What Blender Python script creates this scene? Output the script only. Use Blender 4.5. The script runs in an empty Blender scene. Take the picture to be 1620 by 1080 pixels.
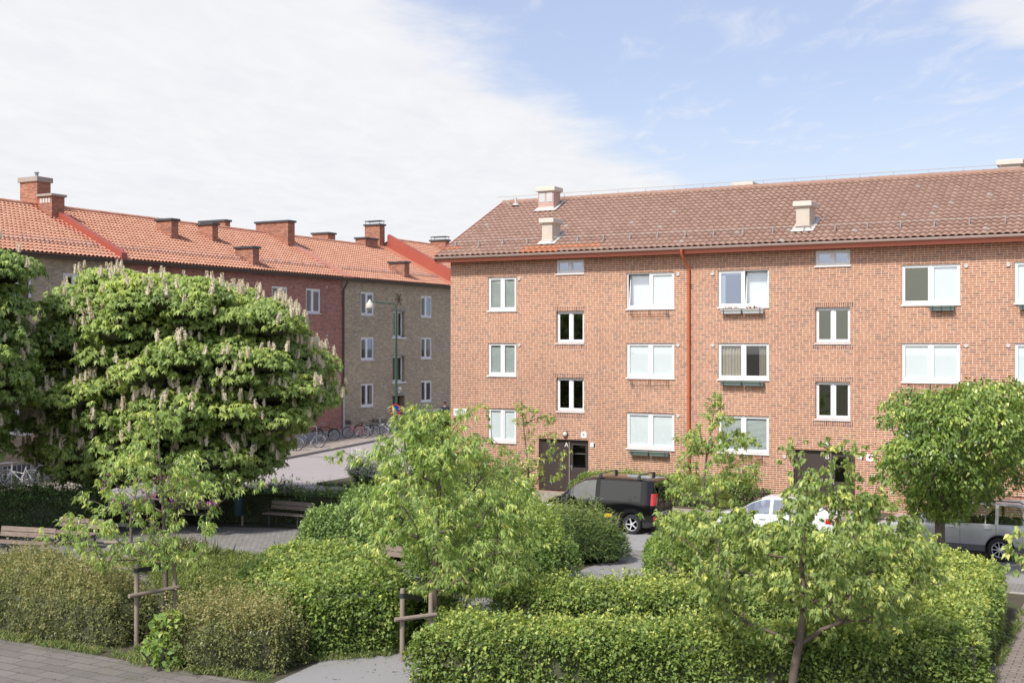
import bpy, math, random
import numpy as np
from mathutils import Vector, Matrix, noise as mnoise
R = math.radians
rng = np.random.default_rng(7)
random.seed(7)
SC = bpy.context.scene
COL = SC.collection

# ---------------------------------------------------------------- camera, sky, sun, exposure
FPX, CX, CY = 1892.0, 810.0, 542.0
CAM = np.array([27.127, -44.678, 6.3])
RGT = np.array([0.88026, 0.47449, 0.0]); FWD = np.array([-0.47449, 0.88026, 0.0])
cd = bpy.data.cameras.new('camera'); cam = bpy.data.objects.new('camera', cd); COL.objects.link(cam)
cd.sensor_width = 36.0; cd.lens = FPX / 1620 * 36; cd.shift_y = 2 / 1620
cd.clip_start = 0.1; cd.clip_end = 3000
cam.location = CAM; cam.rotation_euler = (R(90), 0, math.atan2(0.47449, 0.88026))
SC.camera = cam
SUN_EL = R(49); SUN_DIR = np.array([-0.14, -0.990])          # horizontal direction towards the sun
sv = Vector((SUN_DIR[0] * math.cos(SUN_EL), SUN_DIR[1] * math.cos(SUN_EL), math.sin(SUN_EL)))
sd = bpy.data.lights.new('sun', 'SUN'); so = bpy.data.objects.new('sun', sd); COL.objects.link(so)
sd.energy = 2.35; sd.angle = R(6.0); sd.color = (1.0, 0.95, 0.88)
so.rotation_euler = sv.to_track_quat('Z', 'Y').to_euler(); so.location = (0, -30, 40)
SC.view_settings.view_transform = 'Standard'; SC.view_settings.look = 'None'
SC.view_settings.exposure = 0.97; SC.view_settings.gamma = 1.0; SC.view_settings.use_curve_mapping = False

W = bpy.data.worlds.new('World'); SC.world = W; W.use_nodes = True
def world_nodes():
    nt = W.node_tree; N = nt.nodes; L = nt.links
    for n in list(N): N.remove(n)
    def nd(t, **k):
        n = N.new(t)
        for a, b in k.items(): setattr(n, a, b)
        return n
    def mth(op, a, b=None, c=None, clamp=False):
        n = nd('ShaderNodeMath', operation=op, use_clamp=clamp)
        for i, v in enumerate((a, b, c)):
            if v is None: continue
            if isinstance(v, (int, float)): n.inputs[i].default_value = v
            else: L.new(v, n.inputs[i])
        return n.outputs[0]
    def dot(v, c):
        n = nd('ShaderNodeVectorMath', operation='DOT_PRODUCT'); L.new(v, n.inputs[0]); n.inputs[1].default_value = c
        return n.outputs['Value']
    sky = nd('ShaderNodeTexSky', sky_type='NISHITA'); sky.sun_disc = False
    sky.sun_elevation = SUN_EL; sky.sun_rotation = math.atan2(SUN_DIR[0], SUN_DIR[1])
    sky.altitude = 0; sky.air_density = 1.1; sky.dust_density = 0.9; sky.ozone_density = 2.5
    tc = nd('ShaderNodeTexCoord'); d = tc.outputs['Generated']
    sep = nd('ShaderNodeSeparateXYZ'); L.new(d, sep.inputs[0])
    z = mth('MAXIMUM', sep.outputs['Z'], 0.03)
    a = mth('DIVIDE', dot(d, tuple(RGT)), z)                 # position on the cloud layer, across and along the street axis
    b = mth('DIVIDE', dot(d, tuple(FWD)), z)
    def cloud_noise(sa, sb, scale, detail, rough, off, dist=0.0):
        cb = nd('ShaderNodeCombineXYZ')
        L.new(mth('MULTIPLY_ADD', a, sa, off), cb.inputs[0]); L.new(mth('MULTIPLY', b, sb), cb.inputs[1])
        cb.inputs[2].default_value = off
        n = nd('ShaderNodeTexNoise'); n.inputs['Scale'].default_value = scale; n.inputs['Detail'].default_value = detail
        n.inputs['Roughness'].default_value = rough; n.inputs['Distortion'].default_value = dist
        L.new(cb.outputs[0], n.inputs['Vector']); return n.outputs['Fac']
    n1 = cloud_noise(1.0, 0.75, 1.6, 9, 0.62, 3.1, 0.3)
    n2 = cloud_noise(2.4, 0.9, 2.2, 8, 0.6, 8.7, 0.6)
    n3 = cloud_noise(0.9, 0.9, 0.7, 5, 0.5, 1.7)
    # the cloud sheet: thick on the left and towards the far horizon, breaking up to the right
    edge = mth('SUBTRACT', mth('SUBTRACT', b, mth('MULTIPLY', a, 3.0)), 4.05)
    edge = mth('ADD', edge, mth('MULTIPLY', mth('SUBTRACT', n1, 0.5), 2.6))
    mr = nd('ShaderNodeMapRange', interpolation_type='SMOOTHSTEP'); L.new(edge, mr.inputs['Value'])
    mr.inputs['From Min'].default_value = -0.25; mr.inputs['From Max'].default_value = 1.25
    wis = nd('ShaderNodeMapRange', interpolation_type='SMOOTHSTEP')
    L.new(mth('ADD', mth('MULTIPLY', n2, 0.6), mth('MULTIPLY', n3, 0.4)), wis.inputs['Value'])
    wis.inputs['From Min'].default_value = 0.47; wis.inputs['From Max'].default_value = 0.70; wis.inputs['To Max'].default_value = 0.5
    hz = nd('ShaderNodeMapRange', interpolation_type='SMOOTHSTEP'); L.new(sep.outputs['Z'], hz.inputs['Value'])
    hz.inputs['From Min'].default_value = 0.22; hz.inputs['From Max'].default_value = 0.02; hz.inputs['To Max'].default_value = 0.9
    da = mth('SUBTRACT', a, 1.85); db = mth('SUBTRACT', b, 3.55)                                # one puffy cloud high on the right
    dist = mth('SQRT', mth('ADD', mth('MULTIPLY', da, da), mth('MULTIPLY', mth('MULTIPLY', db, db), 1.5)))
    puff = nd('ShaderNodeMapRange', interpolation_type='SMOOTHSTEP'); L.new(mth('ADD', dist, mth('MULTIPLY', mth('SUBTRACT', n1, .5), 1.1)), puff.inputs['Value'])
    puff.inputs['From Min'].default_value = .62; puff.inputs['From Max'].default_value = .28; puff.inputs['To Max'].default_value = .9
    mask = mth('MAXIMUM', mth('MAXIMUM', mth('MAXIMUM', mr.outputs[0], puff.outputs[0]), wis.outputs[0]), mth('MULTIPLY', hz.outputs[0], mth('ADD', mth('MULTIPLY', n1, .9), .15), clamp=True))
    ramp = nd('ShaderNodeMapRange'); L.new(mth('ADD', mth('MULTIPLY', n2, 0.55), mth('MULTIPLY', n1, 0.45)), ramp.inputs['Value'])
    ramp.inputs['From Min'].default_value = 0.36; ramp.inputs['From Max'].default_value = 0.62
    cc = nd('ShaderNodeMix', data_type='RGBA'); L.new(ramp.outputs[0], cc.inputs[0])
    cc.inputs[6].default_value = (4.4, 4.45, 4.66, 1); cc.inputs[7].default_value = (4.75, 4.78, 4.9, 1)
    pale = nd('ShaderNodeMix', data_type='RGBA'); pale.inputs[0].default_value = 0.48     # thin milky veil over the blue
    L.new(sky.outputs[0], pale.inputs[6]); pale.inputs[7].default_value = (4.0, 4.1, 4.7, 1)
    tn = nd('ShaderNodeMix', data_type='RGBA', blend_type='MULTIPLY'); tn.inputs[0].default_value = 1.0; L.new(pale.outputs[2], tn.inputs[6]); tn.inputs[7].default_value = (.85, .85, .91, 1)
    glow = mth('POWER', mth('MAXIMUM', dot(d, tuple(sv)), 0.0), 3.0)                             # thin cloud brighter round the sun, raised further as added soft fill
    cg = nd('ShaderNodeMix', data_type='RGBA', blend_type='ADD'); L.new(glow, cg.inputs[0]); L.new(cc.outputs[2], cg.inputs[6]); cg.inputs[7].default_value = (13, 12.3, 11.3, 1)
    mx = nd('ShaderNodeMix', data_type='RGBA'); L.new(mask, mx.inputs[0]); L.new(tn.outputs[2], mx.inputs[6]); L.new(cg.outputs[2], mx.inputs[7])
    bg = nd('ShaderNodeBackground'); bg.inputs['Strength'].default_value = 0.10
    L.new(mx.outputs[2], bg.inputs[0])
    out = nd('ShaderNodeOutputWorld'); L.new(bg.outputs[0], out.inputs[0])
world_nodes()
cy = SC.cycles
cy.max_bounces = 9; cy.diffuse_bounces = 6; cy.glossy_bounces = 3; cy.transmission_bounces = 4; cy.transparent_max_bounces = 10
cy.caustics_reflective = False; cy.caustics_refractive = False
cy.use_denoising = True
cy.sample_clamp_indirect = 6.0

# ---------------------------------------------------------------- measuring helpers: a point of the photograph to a point of the place
def ray(px, py): return RGT * ((px - CX) / FPX) + FWD + np.array([0, 0, -(py - CY) / FPX])
def G(px, py, z=0.0):
    r = ray(px, py); return CAM + r * ((z - CAM[2]) / r[2])
def FY(px, py, y=0.0):
    r = ray(px, py); return CAM + r * ((y - CAM[1]) / r[1])
def FX(px, py, x=-18.0):
    r = ray(px, py); return CAM + r * ((x - CAM[0]) / r[0])
def D(px, py, Z): return CAM + ray(px, py) * Z
# ---------------------------------------------------------------- object helpers
def tag(o, label=None, cat=None, group=None, kind=None):
    if label: o['label'] = label
    if cat: o['category'] = cat
    if group: o['group'] = group
    if kind: o['kind'] = kind
    return o
def empty(name, loc=(0, 0, 0), rz=0.0, label=None, cat=None, group=None):
    o = bpy.data.objects.new(name, None); COL.objects.link(o)
    o.location = loc; o.rotation_euler = (0, 0, rz); o.empty_display_size = 0.2
    return tag(o, label, cat, group)
def children(o): return [c for c in bpy.data.objects if c.parent == o]
def copy_tree(o, parent=None, kids=None):
    if kids is None:
        kids = {}
        for c in bpy.data.objects:
            if c.parent: kids.setdefault(c.parent.name, []).append(c)
    c = o.copy(); COL.objects.link(c)
    if parent: c.parent = parent
    for ch in kids.get(o.name, []): copy_tree(ch, c, kids)
    return c

class MB:
    """collects shapes and links them as one mesh object"""
    def __init__(s, T=None): s.v = []; s.f = []; s.m = []; s.t = []; s.T = T; s.mi = 0; s.tint = 0.5
    def add(s, vs, fs, mi=None, tint=None):
        b = len(s.v)
        s.v += [tuple(s.T(p)) if s.T else tuple(p) for p in vs]
        for f in fs:
            s.f.append(tuple(b + i for i in f)); s.m.append(s.mi if mi is None else mi); s.t.append(s.tint if tint is None else tint)
    def quad(s, a, b, c, d, mi=None, tint=None): s.add([a, b, c, d], [(0, 1, 2, 3)], mi, tint)
    def box(s, x0, x1, y0, y1, z0, z1, mi=None, tint=None):
        s.add([(x0, y0, z0), (x1, y0, z0), (x1, y1, z0), (x0, y1, z0), (x0, y0, z1), (x1, y0, z1), (x1, y1, z1), (x0, y1, z1)],
              [(0, 3, 2, 1), (4, 5, 6, 7), (0, 1, 5, 4), (1, 2, 6, 5), (2, 3, 7, 6), (3, 0, 4, 7)], mi, tint)
    def bbox(s, x0, x1, y0, y1, z0, z1, c=0.01, mi=None):
        """box with chamfered vertical and horizontal edges"""
        c = min(c, abs(x1 - x0) * .45, abs(y1 - y0) * .45, abs(z1 - z0) * .45)
        rings = []
        for (i, z) in ((c, z0), (0, z0 + c), (0, z1 - c), (c, z1)):
            X0, X1, Y0, Y1 = x0 + i, x1 - i, y0 + i, y1 - i
            rings.append([(X0 + c, Y0, z), (X1 - c, Y0, z), (X1, Y0 + c, z), (X1, Y1 - c, z), (X1 - c, Y1, z), (X0 + c, Y1, z), (X0, Y1 - c, z), (X0, Y0 + c, z)])
        vs = [p for r in rings for p in r]; fs = []
        for k in range(3):
            for i in range(8): j = (i + 1) % 8; fs.append((k * 8 + i, k * 8 + j, k * 8 + 8 + j, k * 8 + 8 + i))
        fs.append(tuple(range(7, -1, -1))); fs.append(tuple(range(24, 32)))
        s.add(vs, fs, mi)
    def tube(s, pts, rad, n=8, mi=None, cap=True, tint=None):
        pts = [Vector(p) for p in pts]; k = len(pts)
        rad = [rad] * k if isinstance(rad, (int, float)) else rad
        up = Vector((0, 0, 1)); vs = []; fs = []; last = None
        for i, p in enumerate(pts):
            t = (pts[min(i + 1, k - 1)] - pts[max(i - 1, 0)])
            t = t.normalized() if t.length > 1e-9 else Vector((0, 0, 1))
            if last is None:
                x = t.cross(Vector((1, 0, 0)) if abs(t.x) < .8 else up).normalized()
            else:
                x = (last - t * last.dot(t)); x = x.normalized() if x.length > 1e-6 else t.orthogonal().normalized()
            last = x; y = t.cross(x)
            for j in range(n):
                a = 2 * math.pi * j / n; vs.append(p + (x * math.cos(a) + y * math.sin(a)) * rad[i])
        for i in range(k - 1):
            for j in range(n):
                q = (j + 1) % n; fs.append((i * n + j, i * n + q, i * n + n + q, i * n + n + j))
        if cap: fs.append(tuple(range(n - 1, -1, -1))); fs.append(tuple((k - 1) * n + j for j in range(n)))
        s.add(vs, fs, mi, tint)
    def lathe(s, prof, c=(0, 0, 0), n=16, axis='z', mi=None, cap=True):
        vs = []; fs = []; k = len(prof)
        for (r, h) in prof:
            for j in range(n):
                a = 2 * math.pi * j / n; x, y = r * math.cos(a), r * math.sin(a)
                p = (x, y, h) if axis == 'z' else ((x, h, y) if axis == 'y' else (h, x, y))
                vs.append((c[0] + p[0], c[1] + p[1], c[2] + p[2]))
        for i in range(k - 1):
            for j in range(n): q = (j + 1) % n; fs.append((i * n + j, i * n + q, i * n + n + q, i * n + n + j))
        if cap and prof[0][0] > 1e-6: fs.append(tuple(range(n - 1, -1, -1)))
        if cap and prof[-1][0] > 1e-6: fs.append(tuple((k - 1) * n + j for j in range(n)))
        s.add(vs, fs, mi)
    def build(s, name, mats, parent=None, smooth=None, loc=None):
        me = bpy.data.meshes.new(name)
        o3 = np.array(parent.location) if (parent is not None and loc is None and s.sub) else np.array(loc if loc is not None else (0, 0, 0))
        me.from_pydata([tuple(np.array(p) - o3) for p in s.v], [], s.f)
        for m in (mats if isinstance(mats, (list, tuple)) else [mats]): me.materials.append(m)
        me.polygons.foreach_set('material_index', s.m)
        at = me.attributes.new('tint', 'FLOAT', 'FACE'); at.data.foreach_set('value', s.t)
        if smooth is not None:
            me.shade_smooth(); me.set_sharp_from_angle(angle=R(smooth))
        me.update()
        o = bpy.data.objects.new(name, me); COL.objects.link(o)
        if parent is not None: o.parent = parent
        elif loc is not None: o.location = loc
        return o
    sub = True          # shapes are given in world coordinates; the parent's place is taken off (False: shapes are local)
class LMB(MB): sub = False

def np_mesh(name, V, Fq, mats, tint=None, parent=None, off=(0, 0, 0), mi=None, smooth=False):
    """numpy verts (n,3) and equal-sided faces (m,k) to a mesh object"""
    me = bpy.data.meshes.new(name); V = np.asarray(V, dtype=np.float64) - np.asarray(off)
    k = Fq.shape[1]; m = len(Fq)
    me.vertices.add(len(V)); me.vertices.foreach_set('co', V.astype(np.float32).ravel())
    me.loops.add(m * k); me.loops.foreach_set('vertex_index', Fq.astype(np.int32).ravel())
    me.polygons.add(m); me.polygons.foreach_set('loop_start', np.arange(0, m * k, k, dtype=np.int32))
    me.polygons.foreach_set('loop_total', np.full(m, k, dtype=np.int32))
    for x in (mats if isinstance(mats, (list, tuple)) else [mats]): me.materials.append(x)
    if mi is not None: me.polygons.foreach_set('material_index', mi.astype(np.int32))
    me.update(calc_edges=True)
    if tint is not None:
        at = me.attributes.new('tint', 'FLOAT', 'FACE'); at.data.foreach_set('value', tint.astype(np.float32))
    if smooth: me.shade_smooth()
    o = bpy.data.objects.new(name, me); COL.objects.link(o)
    if parent is not None: o.parent = parent
    return o

def unit(a): return a / np.maximum(np.linalg.norm(a, axis=-1, keepdims=True), 1e-9)
def leaf_arrays(C, Dv, Nv, L, Wd, fold=0.22, droop=0.2):
    """folded pointed leaves: two halves joined along a bent midrib"""
    n = len(C); Dv = unit(Dv); S = unit(np.cross(Dv, Nv)); Nn = np.cross(S, Dv)
    tx = np.array([0, .5, -.5, 0, 0]); ty = np.array([0, .42, .42, .5, 1.0]); tz = np.array([0, fold, fold, .06, -droop])
    tzz = np.where(np.abs(tx) > 0, 0, tz)
    V = (C[:, None, :] + L[:, None, None] * (ty[None, :, None] * Dv[:, None, :] + tzz[None, :, None] * Nn[:, None, :])
         + Wd[:, None, None] * (tx[None, :, None] * S[:, None, :] + np.where(np.abs(tx) > 0, fold, 0)[None, :, None] * Nn[:, None, :]))
    b = (np.arange(n) * 5)[:, None]
    F = np.concatenate([b + np.array([[0, 1, 4, 3]]), b + np.array([[0, 3, 4, 2]])], axis=1).reshape(-1, 4)
    return V.reshape(-1, 3), F
def leaf_mesh(name, C, Dv, Nv, L, Wd, tint, mats, parent=None, off=(0, 0, 0), fold=0.22, droop=0.2, extra=None):
    V, F = leaf_arrays(C, Dv, Nv, L, Wd, fold, droop); t = np.repeat(tint, 2); mi = np.zeros(len(F))
    if extra is not None:                                        # (V, F, tint, material index)
        for (v2, f2, t2, m2) in extra:
            F = np.concatenate([F, f2 + len(V)]); V = np.concatenate([V, v2]); t = np.concatenate([t, t2]); mi = np.concatenate([mi, np.full(len(f2), m2)])
    return np_mesh(name, V, F, mats, t, parent, off, mi)

def tubes_np(paths, n=5):
    """many tapered branches as one vertex and quad array; a path is (points, radii)"""
    VV = []; FF = []; base = 0
    for pts, rad in paths:
        k = len(pts); pts = np.asarray(pts, float)
        t = np.gradient(pts, axis=0); t = unit(t)
        ref = np.where(np.abs(t[:, 2:3]) < .9, np.array([[0, 0, 1.0]]), np.array([[1.0, 0, 0]]))
        x = unit(np.cross(t, ref)); y = np.cross(t, x)
        a = np.linspace(0, 2 * np.pi, n, endpoint=False)
        ring = pts[:, None, :] + np.asarray(rad)[:, None, None] * (np.cos(a)[None, :, None] * x[:, None, :] + np.sin(a)[None, :, None] * y[:, None, :])
        VV.append(ring.reshape(-1, 3))
        i = np.arange(k - 1)[:, None] * n; j = np.arange(n)[None, :]; q = (j + 1) % n
        FF.append(np.stack([base + i + j, base + i + q, base + i + n + q, base + i + n + j], axis=-1).reshape(-1, 4)); base += k * n
    return np.concatenate(VV), np.concatenate(FF)

# ---------------------------------------------------------------- materials
def nodes_of(m):
    m.use_nodes = True; nt = m.node_tree
    for n in list(nt.nodes): nt.nodes.remove(n)
    return nt
class NT:
    """short-hand for node graphs"""
    def __init__(s, nt): s.nt = nt
    def nd(s, t, ins=None, **k):
        n = s.nt.nodes.new(t)
        for a, b in k.items(): setattr(n, a, b)
        for a, b in (ins or {}).items(): s.set(n.inputs[a], b)
        return n
    def set(s, sock, v):
        if isinstance(v, bpy.types.NodeSocket): s.nt.links.new(v, sock)
        elif isinstance(v, (tuple, list)) and len(v) == 3 and sock.type == 'RGBA': sock.default_value = (*v, 1)
        else: sock.default_value = v
    def m(s, op, a, b=0.0, c=0.0, clamp=False):
        n = s.nd('ShaderNodeMath', operation=op, use_clamp=clamp)
        for i, v in enumerate((a, b, c)): s.set(n.inputs[i], v)
        return n.outputs[0]
    def mix(s, f, a, b, blend='MIX'):
        n = s.nd('ShaderNodeMix', data_type='RGBA', blend_type=blend); s.set(n.inputs[0], f); s.set(n.inputs[6], a); s.set(n.inputs[7], b)
        return n.outputs[2]
    def ramp(s, f, stops, interp='LINEAR'):
        n = s.nd('ShaderNodeValToRGB'); n.color_ramp.interpolation = interp; e = n.color_ramp.elements
        while len(e) < len(stops): e.new(0.5)
        for i, (p, c) in enumerate(stops): e[i].position = p; e[i].color = (*c, 1)
        s.set(n.inputs[0], f); return n.outputs[0]
    def noise(s, vec, scale, detail=3, rough=.5):
        n = s.nd('ShaderNodeTexNoise', {'Scale': scale, 'Detail': detail, 'Roughness': rough})
        if vec is not None: s.set(n.inputs['Vector'], vec)
        return n.outputs['Fac']
    def obj(s): return s.nd('ShaderNodeTexCoord').outputs['Object']
    def bump(s, h, strength=.3, dist=.02):
        return s.nd('ShaderNodeBump', {'Height': h, 'Strength': strength, 'Distance': dist}).outputs[0]
    def out(s, sh): s.nt.links.new(sh, s.nd('ShaderNodeOutputMaterial').inputs[0])
    def bsdf(s, col, rough=.6, **k):
        n = s.nd('ShaderNodeBsdfPrincipled'); s.set(n.inputs['Base Color'], col); s.set(n.inputs['Roughness'], rough)
        for a, b in k.items(): s.set(n.inputs[a.replace('_', ' ')], b)
        return n.outputs[0]
def mat_plain(name, col, rough=.6, var=0.12, scale=3.0, bump=0.0, **k):
    m = bpy.data.materials.new(name); g = NT(nodes_of(m)); o = g.obj()
    nz = g.noise(o, scale, 4, .6); c = g.mix(nz, tuple(x * (1 - var) for x in col), tuple(min(1, x * (1 + var)) for x in col))
    kw = dict(k)
    if bump: kw['Normal'] = g.bump(g.noise(o, scale * 8, 3), bump, .01)
    g.out(g.bsdf(c, rough, **kw)); return m
def mat_brick(name, cols, mortar, course=.079, brick=.25, joint=.014, soldier=False, stain=0.1, bump=.5):
    """running wall of two stretchers and one header to a bond, each brick its own colour"""
    m = bpy.data.materials.new(name); g = NT(nodes_of(m)); o = g.obj()
    sp = g.nd('ShaderNodeSeparateXYZ', {0: o}); u = g.m('ADD', sp.outputs[0], sp.outputs[1]); v = sp.outputs[2]
    if soldier: u, v = v, u
    r = g.m('DIVIDE', g.m('ADD', v, 50.0), course); row = g.m('FLOOR', r); fz = g.m('FRACT', r)
    per = brick * 2.5
    tri = g.m('ABSOLUTE', g.m('SUBTRACT', g.m('MODULO', row, 10.0), 5.0))                       # raking zigzag of the joints
    sh = g.m('ADD', g.m('MULTIPLY', g.m('MODULO', row, 2.0), brick * 1.25), g.m('MULTIPLY', tri, brick * .25))
    jit = g.m('MULTIPLY', g.m('SUBTRACT', g.nd('ShaderNodeTexWhiteNoise', {'W': row}, noise_dimensions='1D').outputs[0], .5), brick * .05)
    q = g.m('DIVIDE', g.m('ADD', g.m('ADD', g.m('ADD', u, 100.0), sh), jit), per)
    cell = g.m('FLOOR', q); p = g.m('MULTIPLY', g.m('FRACT', q), per)
    s1 = g.m('GREATER_THAN', p, brick); s2 = g.m('GREATER_THAN', p, brick * 2)
    k = g.m('ADD', s1, s2); l = g.m('SUBTRACT', p, g.m('MULTIPLY', k, brick))
    w = g.m('SUBTRACT', brick, g.m('MULTIPLY', s2, brick * .5))
    dx = g.m('MINIMUM', l, g.m('SUBTRACT', w, l)); dz = g.m('MULTIPLY', g.m('MINIMUM', fz, g.m('SUBTRACT', 1.0, fz)), course)
    d = g.m('MINIMUM', g.m('MULTIPLY', dx, 1.45), dz)
    d = g.m('ADD', d, g.m('MULTIPLY', g.m('SUBTRACT', g.noise(o, 38, 2), .5), .005))
    mr = g.nd('ShaderNodeMapRange', {'Value': d, 'From Min': joint * .38, 'From Max': joint * .62}); isb = mr.outputs[0]
    cv = g.nd('ShaderNodeCombineXYZ', {0: cell, 1: row, 2: k})
    wn = g.nd('ShaderNodeTexWhiteNoise', {'Vector': cv.outputs[0]}, noise_dimensions='3D').outputs[0]
    n = len(cols); bc = g.ramp(wn, [(i / n, c) for i, c in enumerate(cols)], 'CONSTANT')
    bc = g.mix(g.m('MULTIPLY', g.noise(o, 22, 3), .25), bc, tuple(x * .55 for x in cols[0]))
    mo = g.mix(g.noise(o, 1.3, 5, .65), tuple(x * .82 for x in mortar), mortar)
    c = g.mix(isb, mo, bc)
    st = g.nd('ShaderNodeMapRange', {'Value': g.noise(o, .35, 5, .6), 'From Min': .35, 'From Max': .7, 'To Min': 1 - stain, 'To Max': 1 + stain * .5})
    mp_ = g.nd('ShaderNodeMapping', {0: o}); mp_.inputs['Scale'].default_value = (2.6, 2.6, .16)                  # rain streaks
    rs = g.nd('ShaderNodeMapRange', {'Value': g.noise(mp_.outputs[0], 1.0, 5, .65), 'From Min': .52, 'From Max': .75, 'To Max': .22}).outputs[0]
    c = g.mix(rs, c, tuple(x * .5 for x in cols[0]))
    c = g.mix(1.0, c, g.nd('ShaderNodeCombineXYZ', {0: st.outputs[0], 1: st.outputs[0], 2: st.outputs[0]}).outputs[0], 'MULTIPLY')
    g.out(g.bsdf(c, .85, Normal=g.bump(g.m('ADD', isb, g.m('MULTIPLY', g.noise(o, 60, 2), .3)), bump, .006))); return m
def mat_tint(name, stops, rough=.7, var=.2, scale=6, spec=.3, bump=.15, lichen=False):
    """colour picked by each piece's own tint value"""
    m = bpy.data.materials.new(name); g = NT(nodes_of(m)); o = g.obj()
    t = g.nd('ShaderNodeAttribute', attribute_name='tint').outputs['Fac']
    c = g.ramp(t, stops); nz = g.noise(o, scale, 4, .65)
    c = g.mix(g.m('MULTIPLY', nz, var * 2), c, tuple(x * .45 for x in stops[0][1]))
    if lichen: sp_ = g.nd('ShaderNodeMapRange', {'Value': g.noise(o, 7, 3, .6), 'From Min': .66, 'From Max': .72}); c = g.mix(g.m('MULTIPLY', sp_.outputs[0], .75), c, (.60, .54, .48))
    g.out(g.bsdf(c, rough, Specular_IOR_Level=spec, Normal=g.bump(g.noise(o, scale * 6, 3), bump, .01))); return m
def mat_leaf(name, stops, trans=.3, rough=.45, spec=.35, ycol=(1.0, 1.0, .5)):
    m = bpy.data.materials.new(name); g = NT(nodes_of(m))
    t = g.nd('ShaderNodeAttribute', attribute_name='tint').outputs['Fac']
    c = g.ramp(t, stops)
    ct = g.mix(1.0, c, (1.35 * ycol[0], 1.35 * ycol[1], 1.35 * ycol[2]), 'MULTIPLY')
    b = g.bsdf(c, rough, Specular_IOR_Level=spec)
    tr = g.nd('ShaderNodeBsdfTranslucent', {'Color': ct}).outputs[0]
    mx = g.nd('ShaderNodeMixShader', {0: trans, 1: b, 2: tr}); g.out(mx.outputs[0]); return m
def mat_glass(name, tint=(.93, .96, .96), base=.10, rough=0.02, gain=1.0, refl=(1, 1, 1)):
    m = bpy.data.materials.new(name); g = NT(nodes_of(m))
    ge = g.nd('ShaderNodeNewGeometry'); dt = g.nd('ShaderNodeVectorMath', {0: ge.outputs['Incoming'], 1: ge.outputs['Normal']}, operation='DOT_PRODUCT').outputs['Value']
    lw = g.m('MULTIPLY_ADD', g.m('POWER', g.m('SUBTRACT', 1.0, g.m('ABSOLUTE', dt), clamp=True), 5.0), .95, .045)
    f = g.m('ADD', g.m('MULTIPLY', lw, gain), base, clamp=True)
    tr = g.nd('ShaderNodeBsdfTransparent', {'Color': tint}).outputs[0]
    gl = g.nd('ShaderNodeBsdfGlossy', {'Color': refl, 'Roughness': rough}).outputs[0]
    g.out(g.nd('ShaderNodeMixShader', {0: f, 1: tr, 2: gl}).outputs[0]); return m

BRICK_RED = mat_brick('brick_red_orange', [(.39, .145, .075), (.44, .175, .092), (.46, .195, .105), (.34, .125, .07), (.42, .16, .082), (.30, .12, .072), (.46, .20, .108), (.38, .145, .08), (.245, .105, .07), (.45, .18, .095)],
                      (.80, .64, .49), joint=.023, stain=.10)
BRICK_SOLD = mat_brick('brick_red_upright', [(.36, .155, .09), (.42, .185, .105), (.30, .125, .085), (.40, .17, .095), (.21, .10, .075)], (.70, .58, .47), joint=.017, soldier=True)
BRICK_OLIVE = mat_brick('brick_olive', [(.43, .345, .225), (.50, .40, .26), (.37, .295, .195), (.55, .445, .30), (.33, .275, .21), (.48, .37, .24), (.41, .33, .24)], (.48, .42, .34), course=.08, joint=.012, stain=.12)
BRICK_DARK = mat_brick('brick_dark_red', [(.39, .155, .112), (.45, .18, .13), (.33, .135, .108), (.48, .205, .148), (.28, .12, .10), (.42, .168, .12)], (.50, .37, .31), course=.08, joint=.012, stain=.12)
BRICK_CHIM = mat_brick('brick_chimney', [(.38, .14, .08), (.44, .17, .095), (.32, .115, .075), (.46, .20, .12), (.25, .10, .07)], (.42, .30, .22), joint=.014)
TILE_BROWN = mat_tint('roof_tile_brown', [(0, (.36, .22, .163)), (.35, (.42, .263, .20)), (.7, (.47, .305, .236)), (.86, (.50, .33, .255)), (.9, (.46, .38, .32)), (.955, (.50, .42, .36)), (.96, (.56, .21, .10)), (1, (.62, .25, .12))], var=.34, scale=7, lichen=True)
TILE_RED = mat_tint('roof_tile_red', [(0, (.50, .24, .15)), (.5, (.58, .295, .195)), (1, (.63, .35, .245))], var=.16, scale=4)
METAL_RED = mat_plain('red_sheet_metal', (.36, .085, .055), .45, .12, 1.5)
METAL_RED2 = mat_plain('salmon_sheet_metal', (.52, .21, .13), .5, .08, 1.5)
PIPE_RED = mat_plain('rust_red_paint', (.50, .125, .06), .4, .1, 2)
FASCIA = mat_plain('brown_red_board', (.34, .125, .08), .55, .12, 3)
GUTTER = mat_plain('pale_gutter', (.62, .47, .41), .4, .1, 2)
WHITE = mat_plain('white_paint', (.80, .80, .80), .4, .04, 2)
CREAM = mat_plain('cream_paint', (.62, .58, .50), .6, .08, 2)
GREYM = mat_plain('grey_metal', (.30, .31, .32), .45, .15, 4)
DARKM = mat_plain('dark_metal', (.05, .05, .055), .45, .2, 4)
ZINC = mat_plain('zinc_flashing', (.56, .53, .50), .45, .12, 4)
PLASTER = mat_plain('weathered_plaster', (.56, .49, .41), .8, .14, 2.2, .2)
PATINA = mat_plain('pinkish_copper', (.50, .33, .27), .6, .25, 2.0)
GLASS = mat_glass('window_glass', base=.05)
GLASS_SKY = mat_glass('reflecting_glass', base=.30, tint=(.6, .68, .74), refl=(.62, .71, .90))  # blue of the mirrored sky is put into the reflection colour
GLASS_MILD = mat_glass('cloud_reflecting_glass', base=.16, tint=(.92, .95, .96), refl=(.85, .9, 1.0))
GLASS_DARK = mat_glass('dark_glass', base=.10, tint=(.4, .42, .40), gain=.9, refl=(.95, 1, .85))
BLIND = mat_plain('pale_blind', (.74, .78, .78), .8, .03, 2)
VENET = mat_plain('grey_green_slats', (.46, .50, .47), .6, .06, 2)
CURT = mat_plain('beige_curtain', (.40, .36, .29), .9, .15, 5)
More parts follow.
